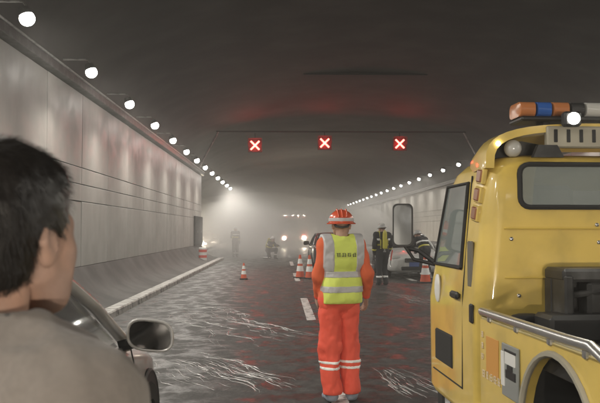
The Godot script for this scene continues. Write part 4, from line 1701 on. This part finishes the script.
func onlooker() -> void:
	# man close to the viewer, seen from behind, head turned a little to the car
	var j := pose({"head": Vector3(.012, 1.55, -.025), "neck": Vector3(0, 1.435, .01), "turn": .09, "nod": .04})
	j.sh0 = Vector3(-.165, 1.345, .01); j.sh1 = Vector3(.165, 1.335, .01); j.chest.y = 1.27
	var t := person("man with short dark hair in a grey shirt, seen from behind by the silver car", Vector3(-.415, 0, -1.07), -24.0, j, {
		"top": SKIN, "trousers": Color(.03, .03, .035), "shoes": Color(.03, .025, .02), "fat": .004, "cell": .014, "head_cell": .0042, "hand_cell": .006})
	# shirt with short sleeves and collar
	var f := torso_field(j, .020)
	for s in 2: f.cap(j["sh%d" % s], j["sh%d" % s].lerp(j["el%d" % s], .75), .072, .070)
	f.soft = .05
	f.noise = FastNoiseLite.new()
	f.noise.seed = 3
	f.noise.frequency = 6.5
	f.stretch = Vector3(1.0, .6, 1.0)
	f.rough = .020
	band_ring(f, .86, 1.7)
	f.holes.append([Vector3(0, 1.50, -.01), Vector3(.092, .105, .088)])
	var shirt := shell("shirt", f, .0085, M.shirt, t)
	var cl := MB.new()
	var lo := []
	for i in 29:
		var a := TAU * i / 28.0
		lo.append([Vector3(cos(a) * .083, 1.405 + sin(a) * .012 + .004 * sin(3 * a), .012 + sin(a) * .078), a])
	var rings := []
	for q in lo:
		var c: Vector3 = q[0]
		var n := Vector3(cos(q[1]), 0, sin(q[1]))
		rings.append([c + n * .012 + Vector3(0, -.03, 0), c + n * .010, c + Vector3(0, .026, 0) - n * .004, c + Vector3(0, .031, 0) - n * .009, c + Vector3(0, .026, 0) - n * .013, c - n * .004 + Vector3(0, -.03, 0)])
	cl.loft(rings, false, false)
	obj("collar", cl, M.shirt, shirt, 70)
	# hair: a cap cut at ear and nape, and single strands over it
	var x := head_basis(j)
	var h := Field.new()
	h.k = .02
	h.ell(x * Vector3(0, .048, .014), Vector3(.087, .104, .106), x.basis)
	h.ell(x * Vector3(0, .0, .045), Vector3(.074, .085, .070), x.basis)
	h.ell(x * Vector3(.0, .085, -.045), Vector3(.066, .050, .060), x.basis)
	h.noise = FastNoiseLite.new()
	h.noise.seed = 12
	h.noise.frequency = 14.0
	h.rough = .005
	var n1: Vector3 = (x.basis * Vector3(0, -.55, -1.0)).normalized()
	h.cuts.append([n1, n1.dot(x * Vector3(0, .040, -.082))])
	var n2: Vector3 = (x.basis * Vector3(0, -1.0, -.25)).normalized()
	h.cuts.append([n2, n2.dot(x * Vector3(0, -.062, .07))])
	for s in [-1, 1]: h.holes.append([x * Vector3(.088 * s, -.02, -.004), Vector3(.035, .045, .040)])
	var hair := shell("hair", h, .005, M.hair, t)
	var st := MB.new()
	var arr: Array = hair.mesh.surface_get_arrays(0)
	var vs: PackedVector3Array = arr[Mesh.ARRAY_VERTEX]
	var ns: PackedVector3Array = arr[Mesh.ARRAY_NORMAL]
	var crown := x * Vector3(.01, .13, .05)
	for i in 9000:
		var k := rng.randi_range(0, vs.size() - 1)
		var p0 := vs[k] + Vector3(rng.randf_range(-.003, .003), rng.randf_range(-.003, .003), rng.randf_range(-.003, .003))
		var n := ns[k]
		var along := p0 - crown
		along = (along - n * along.dot(n))
		if along.length() < .004: continue
		along = along.normalized() + Vector3(rng.randf_range(-.25, .25), rng.randf_range(-.25, .25), rng.randf_range(-.25, .25))
		var l := rng.randf_range(.012, .026)
		var side := along.cross(n).normalized() * .00042
		var p1 := p0 + along * l * .5 + n * rng.randf_range(.0015, .004)
		var p2 := p0 + along * l + n * rng.randf_range(.0, .0045)
		var ids := [st.p(p0 - side), st.p(p0 + side), st.p(p1 + side), st.p(p1 - side), st.p(p2)]
		st.tri(ids[0], ids[1], ids[2]); st.tri(ids[0], ids[2], ids[3]); st.tri(ids[3], ids[2], ids[4])
	var so := put("hair_strands", st.smooth_mesh(false), M.hair, hair)
	tag(so, "", "", "", "stuff")

func firefighter(label: String, at: Vector3, turn: float, j: Dictionary, tank: bool, cell := .018) -> Node3D:
	var black := Color(.018, .018, .02)
	var t := person(label, at, turn, j, {"top": black, "trousers": black, "shoes": Color(.012, .012, .012), "fat": .026, "cell": cell, "head_cell": .010, "hand_cell": .008, "hand_colour": Color(.03, .03, .03)})
	helmet(t, j, M.helmet_white, M.reflective)
	for s in 2:
		var g := Field.new()
		g.cap(j["kn%d" % s], j["an%d" % s], .092, .078)
		var mid: Vector3 = j["kn%d" % s].lerp(j["an%d" % s], .62)
		band_ring(g, mid.y - .03, mid.y + .03)
		shell("reflective_band", g, .014, M.sleeve, t)
		var h := Field.new()
		var dir: Vector3 = (j["wr%d" % s] - j["el%d" % s]).normalized()
		var at0: Vector3 = j["el%d" % s].lerp(j["wr%d" % s], .55)
		h.cap(j["el%d" % s], j["wr%d" % s], .076, .064)
		h.cuts.append([dir, dir.dot(at0) + .025])
		h.cuts.append([-dir, -dir.dot(at0) + .025])
		shell("cuff_band", h, .014, M.tank_yellow, t)
	var up: Vector3 = (j.chest - j.waist).normalized()
	var w := torso_field(j, .036)
	w.cuts.append([up, up.dot(j.waist) + .10])
	w.cuts.append([-up, -up.dot(j.waist) - .045])
	shell("jacket_band", w, .016, M.tank_yellow, t)
	var cb := torso_field(j, .034)
	cb.cuts.append([up, up.dot(j.chest) + .035])
	cb.cuts.append([-up, -up.dot(j.chest) + .025])
	shell("chest_band", cb, .016, M.sleeve, t)
	if tank:
		var back: Vector3 = (j.sh1 - j.sh0).cross(up).normalized()
		if back.z < 0: back = -back
		var m := MB.new()
		var c: Vector3 = j.chest + back * .21
		m.tube([c - up * .26, c - up * .23, c + up * .19, c + up * .24, c + up * .28], [.03, .062, .062, .04, .02], 14)
		var cyl := obj("air_cylinder", m, M.tank_yellow, t, 50)
		var v := MB.new()
		v.tube([c - up * .26, c - up * .33], .025, 8)
		v.box(c - up * .33, Vector3(.08, .03, .03), .006)
		obj("valve", v, M.steel, cyl)
		var bp := MB.new()
		bp.xf = Transform3D(Basis((j.sh1 - j.sh0).normalized(), up, back), j.chest + back * .145)
		bp.box(Vector3.ZERO, Vector3(.24, .46, .03), .012)
		obj("back_plate", bp, M.black_plastic, t)
		for s in 2:
			var hs := MB.new()
			var sh: Vector3 = j["sh%d" % s].lerp(j.neck, .45)
			hs.tube([j.waist + back * .14 + (j["sh%d" % s] - j.neck) * .5, j.chest + back * .165 + (j["sh%d" % s] - j.neck) * .55, sh + Vector3(0, .075, 0) + back * .05, sh + Vector3(0, .07, 0) - back * .06, j.chest - back * .15 + (j["sh%d" % s] - j.neck) * .45], .02, 6)
			obj("harness_strap", hs, M.tank_yellow, t, 60)
	return t

func build_people() -> void:
	M.trousers = mat(lin(.72, .085, .045), 0.75)
	M.hem_orange = mat(lin(.60, .16, .03), 0.7)
	onlooker()
	worker()
	firefighter("firefighter with a yellow air cylinder on the back, walking past the worker", Vector3(2.92, 0, -21.4), 12.0, pose({
		"el1": Vector3(.27, 1.16, -.02), "wr1": Vector3(.30, .98, -.20), "el0": Vector3(-.25, 1.15, .05), "kn1": Vector3(.10, .50, -.12), "an1": Vector3(.10, .09, .02), "toe1": Vector3(.11, .035, -.14), "nod": -.2, "turn": .2}), true)
	var tool := thing("pry_bar", "red handled pry bar held by the firefighter with the cylinder", "tool", Vector3(3.22, .90, -21.58), -30.0)
	var m := MB.new()
	m.tube([Vector3(0, .08, -.05), Vector3(.03, -.10, .12), Vector3(.05, -.20, .20)], .02, 8)
	obj("handle", m, M.red_band, tool)
	var m2 := MB.new()
	m2.tube([Vector3(.05, -.20, .20), Vector3(.075, -.34, .30), Vector3(.10, -.38, .30)], .014, 8)
	obj("claw", m2, M.steel, tool)
	firefighter("firefighter in a white helmet bending behind the striped cone", Vector3(4.45, 0, -23.0), 35.0, pose({
		"head": Vector3(0, 1.42, -.30), "neck": Vector3(0, 1.33, -.20), "chest": Vector3(0, 1.18, -.09), "waist": Vector3(0, 1.00, .0), "sh0": Vector3(-.185, 1.28, -.16), "sh1": Vector3(.185, 1.28, -.16),
		"el0": Vector3(-.25, 1.05, -.28), "wr0": Vector3(-.20, .92, -.46), "el1": Vector3(.25, 1.05, -.28), "wr1": Vector3(.20, .92, -.46), "nod": -.35}), false)
	firefighter("firefighter standing as a grey shape in the smoke beside the pale barrier", Vector3(-2.58, 0, -43.6), 200.0, pose({"el1": Vector3(.26, 1.16, -.08), "wr1": Vector3(.18, 1.10, -.30)}), false, .024)
	firefighter("firefighter crouching in the smoke ahead of the fire engine", Vector3(-.56, 0, -40.8), 230.0, pose({
		"head": Vector3(0, 1.06, -.22), "neck": Vector3(0, .95, -.16), "chest": Vector3(0, .80, -.06), "waist": Vector3(0, .60, .03), "pelvis": Vector3(0, .48, .06), "sh0": Vector3(-.185, .90, -.11), "sh1": Vector3(.185, .90, -.11),
		"el0": Vector3(-.23, .70, -.30), "wr0": Vector3(-.12, .72, -.52), "el1": Vector3(.23, .70, -.30), "wr1": Vector3(.12, .76, -.54),
		"hip0": Vector3(-.09, .46, .05), "kn0": Vector3(-.14, .52, -.36), "an0": Vector3(-.13, .085, -.28), "toe0": Vector3(-.14, .035, -.44), "hip1": Vector3(.09, .46, .05), "kn1": Vector3(.13, .10, -.12), "an1": Vector3(.13, .085, .26), "toe1": Vector3(.13, .04, .12)}), true, .024)

# ---------------------------------------------------------------- water on the road
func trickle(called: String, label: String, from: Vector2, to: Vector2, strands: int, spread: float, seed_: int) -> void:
	# lamp glints on runs of water, painted as thin pale strands that cross the road in loose braids (x, z on the road)
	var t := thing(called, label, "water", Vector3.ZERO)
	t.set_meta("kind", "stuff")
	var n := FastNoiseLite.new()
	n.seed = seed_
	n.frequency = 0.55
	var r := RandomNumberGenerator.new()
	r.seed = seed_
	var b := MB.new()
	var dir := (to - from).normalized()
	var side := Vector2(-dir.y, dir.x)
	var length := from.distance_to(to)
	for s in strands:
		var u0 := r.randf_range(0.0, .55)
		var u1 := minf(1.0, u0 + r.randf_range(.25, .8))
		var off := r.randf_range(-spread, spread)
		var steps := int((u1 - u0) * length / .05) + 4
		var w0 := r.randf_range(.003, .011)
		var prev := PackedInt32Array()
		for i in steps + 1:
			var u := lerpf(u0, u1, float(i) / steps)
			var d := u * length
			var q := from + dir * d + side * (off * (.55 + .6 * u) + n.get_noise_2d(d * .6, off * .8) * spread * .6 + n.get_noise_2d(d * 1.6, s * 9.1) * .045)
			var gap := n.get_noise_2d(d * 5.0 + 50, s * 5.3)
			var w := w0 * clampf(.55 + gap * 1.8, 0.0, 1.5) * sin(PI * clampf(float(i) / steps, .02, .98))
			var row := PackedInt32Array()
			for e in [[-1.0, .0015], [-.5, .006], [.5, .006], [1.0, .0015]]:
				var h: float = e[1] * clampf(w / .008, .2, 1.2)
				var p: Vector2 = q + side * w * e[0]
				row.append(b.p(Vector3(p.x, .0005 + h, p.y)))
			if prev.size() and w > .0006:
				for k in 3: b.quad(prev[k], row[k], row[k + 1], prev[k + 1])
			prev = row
	put("strand", b.smooth_mesh(false), M.painted_glint, t)

func build_water() -> void:
	# road points are (x, -z)
	var at := func(px: float, py: float) -> Vector2:
		var d := 750.0 * 1.57 / (py - 230.0)
		return Vector2((px - 280.0) / 750.0 * d, -d)
	trickle("water_run", "painted lamp glints on runs of water crossing the lane from the kerb", at.call(150, 296), at.call(300, 345), 40, .8, 3)
	trickle("water_run", "painted lamp glints on braided water spreading from the front of the silver car", at.call(165, 352), at.call(262, 392), 48, .62, 8)
	trickle("water_run", "painted lamp glints on runs of water beside the recovery truck's front wheel", at.call(382, 366), at.call(450, 398), 34, .30, 14)
	trickle("water_run", "painted lamp glints on runs of water in front of the white car", at.call(372, 290), at.call(436, 306), 28, .5, 21)

# ---------------------------------------------------------------- the scene
func _ready() -> void:
	rng.seed = 20
	var cam := Camera3D.new()
	cam.name = "camera"
	cam.fov = 30.08
	cam.near = 0.05
	cam.far = 400.0
	cam.position = Vector3(0, 1.57, 0)
	cam.rotation_degrees = Vector3(2.18, -1.53, 0)
	var lens := CameraAttributesPhysical.new()
	lens.frustum_focal_length = 44.66
	lens.frustum_focus_distance = 9.0
	lens.frustum_near = 0.05
	lens.frustum_far = 400.0
	lens.exposure_aperture = 9.0
	cam.attributes = lens
	cam.fov = 30.08
	add_child(cam)
	var env := Environment.new()
	var sky := Sky.new()
	var sm := ProceduralSkyMaterial.new()
	sm.sky_top_color = Color(.04, .05, .08)
	sm.sky_horizon_color = Color(.07, .07, .08)
	sm.ground_bottom_color = Color(.03, .03, .03)
	sm.ground_horizon_color = Color(.05, .05, .05)
	sky.sky_material = sm
	env.background_mode = Environment.BG_SKY
	env.sky = sky
	env.background_energy_multiplier = 0.2
	env.tonemap_mode = Environment.TONE_MAPPER_LINEAR
	env.tonemap_exposure = 1.55
	env.sdfgi_enabled = true
	env.ssao_enabled = true
	env.ssil_enabled = true
	env.volumetric_fog_enabled = true
	env.volumetric_fog_density = 0.0
	env.fog_enabled = true
	env.fog_density = 0.0045
	env.fog_light_color = Color(.93, .92, .90)
	var we := WorldEnvironment.new()
	we.name = "world"
	we.environment = env
	add_child(we)
	make_materials()
	vehicle_materials()
	people_materials()
	build_tunnel()
	build_lamps()
	build_vehicles()
	build_people()
	build_water()
	build_smoke()
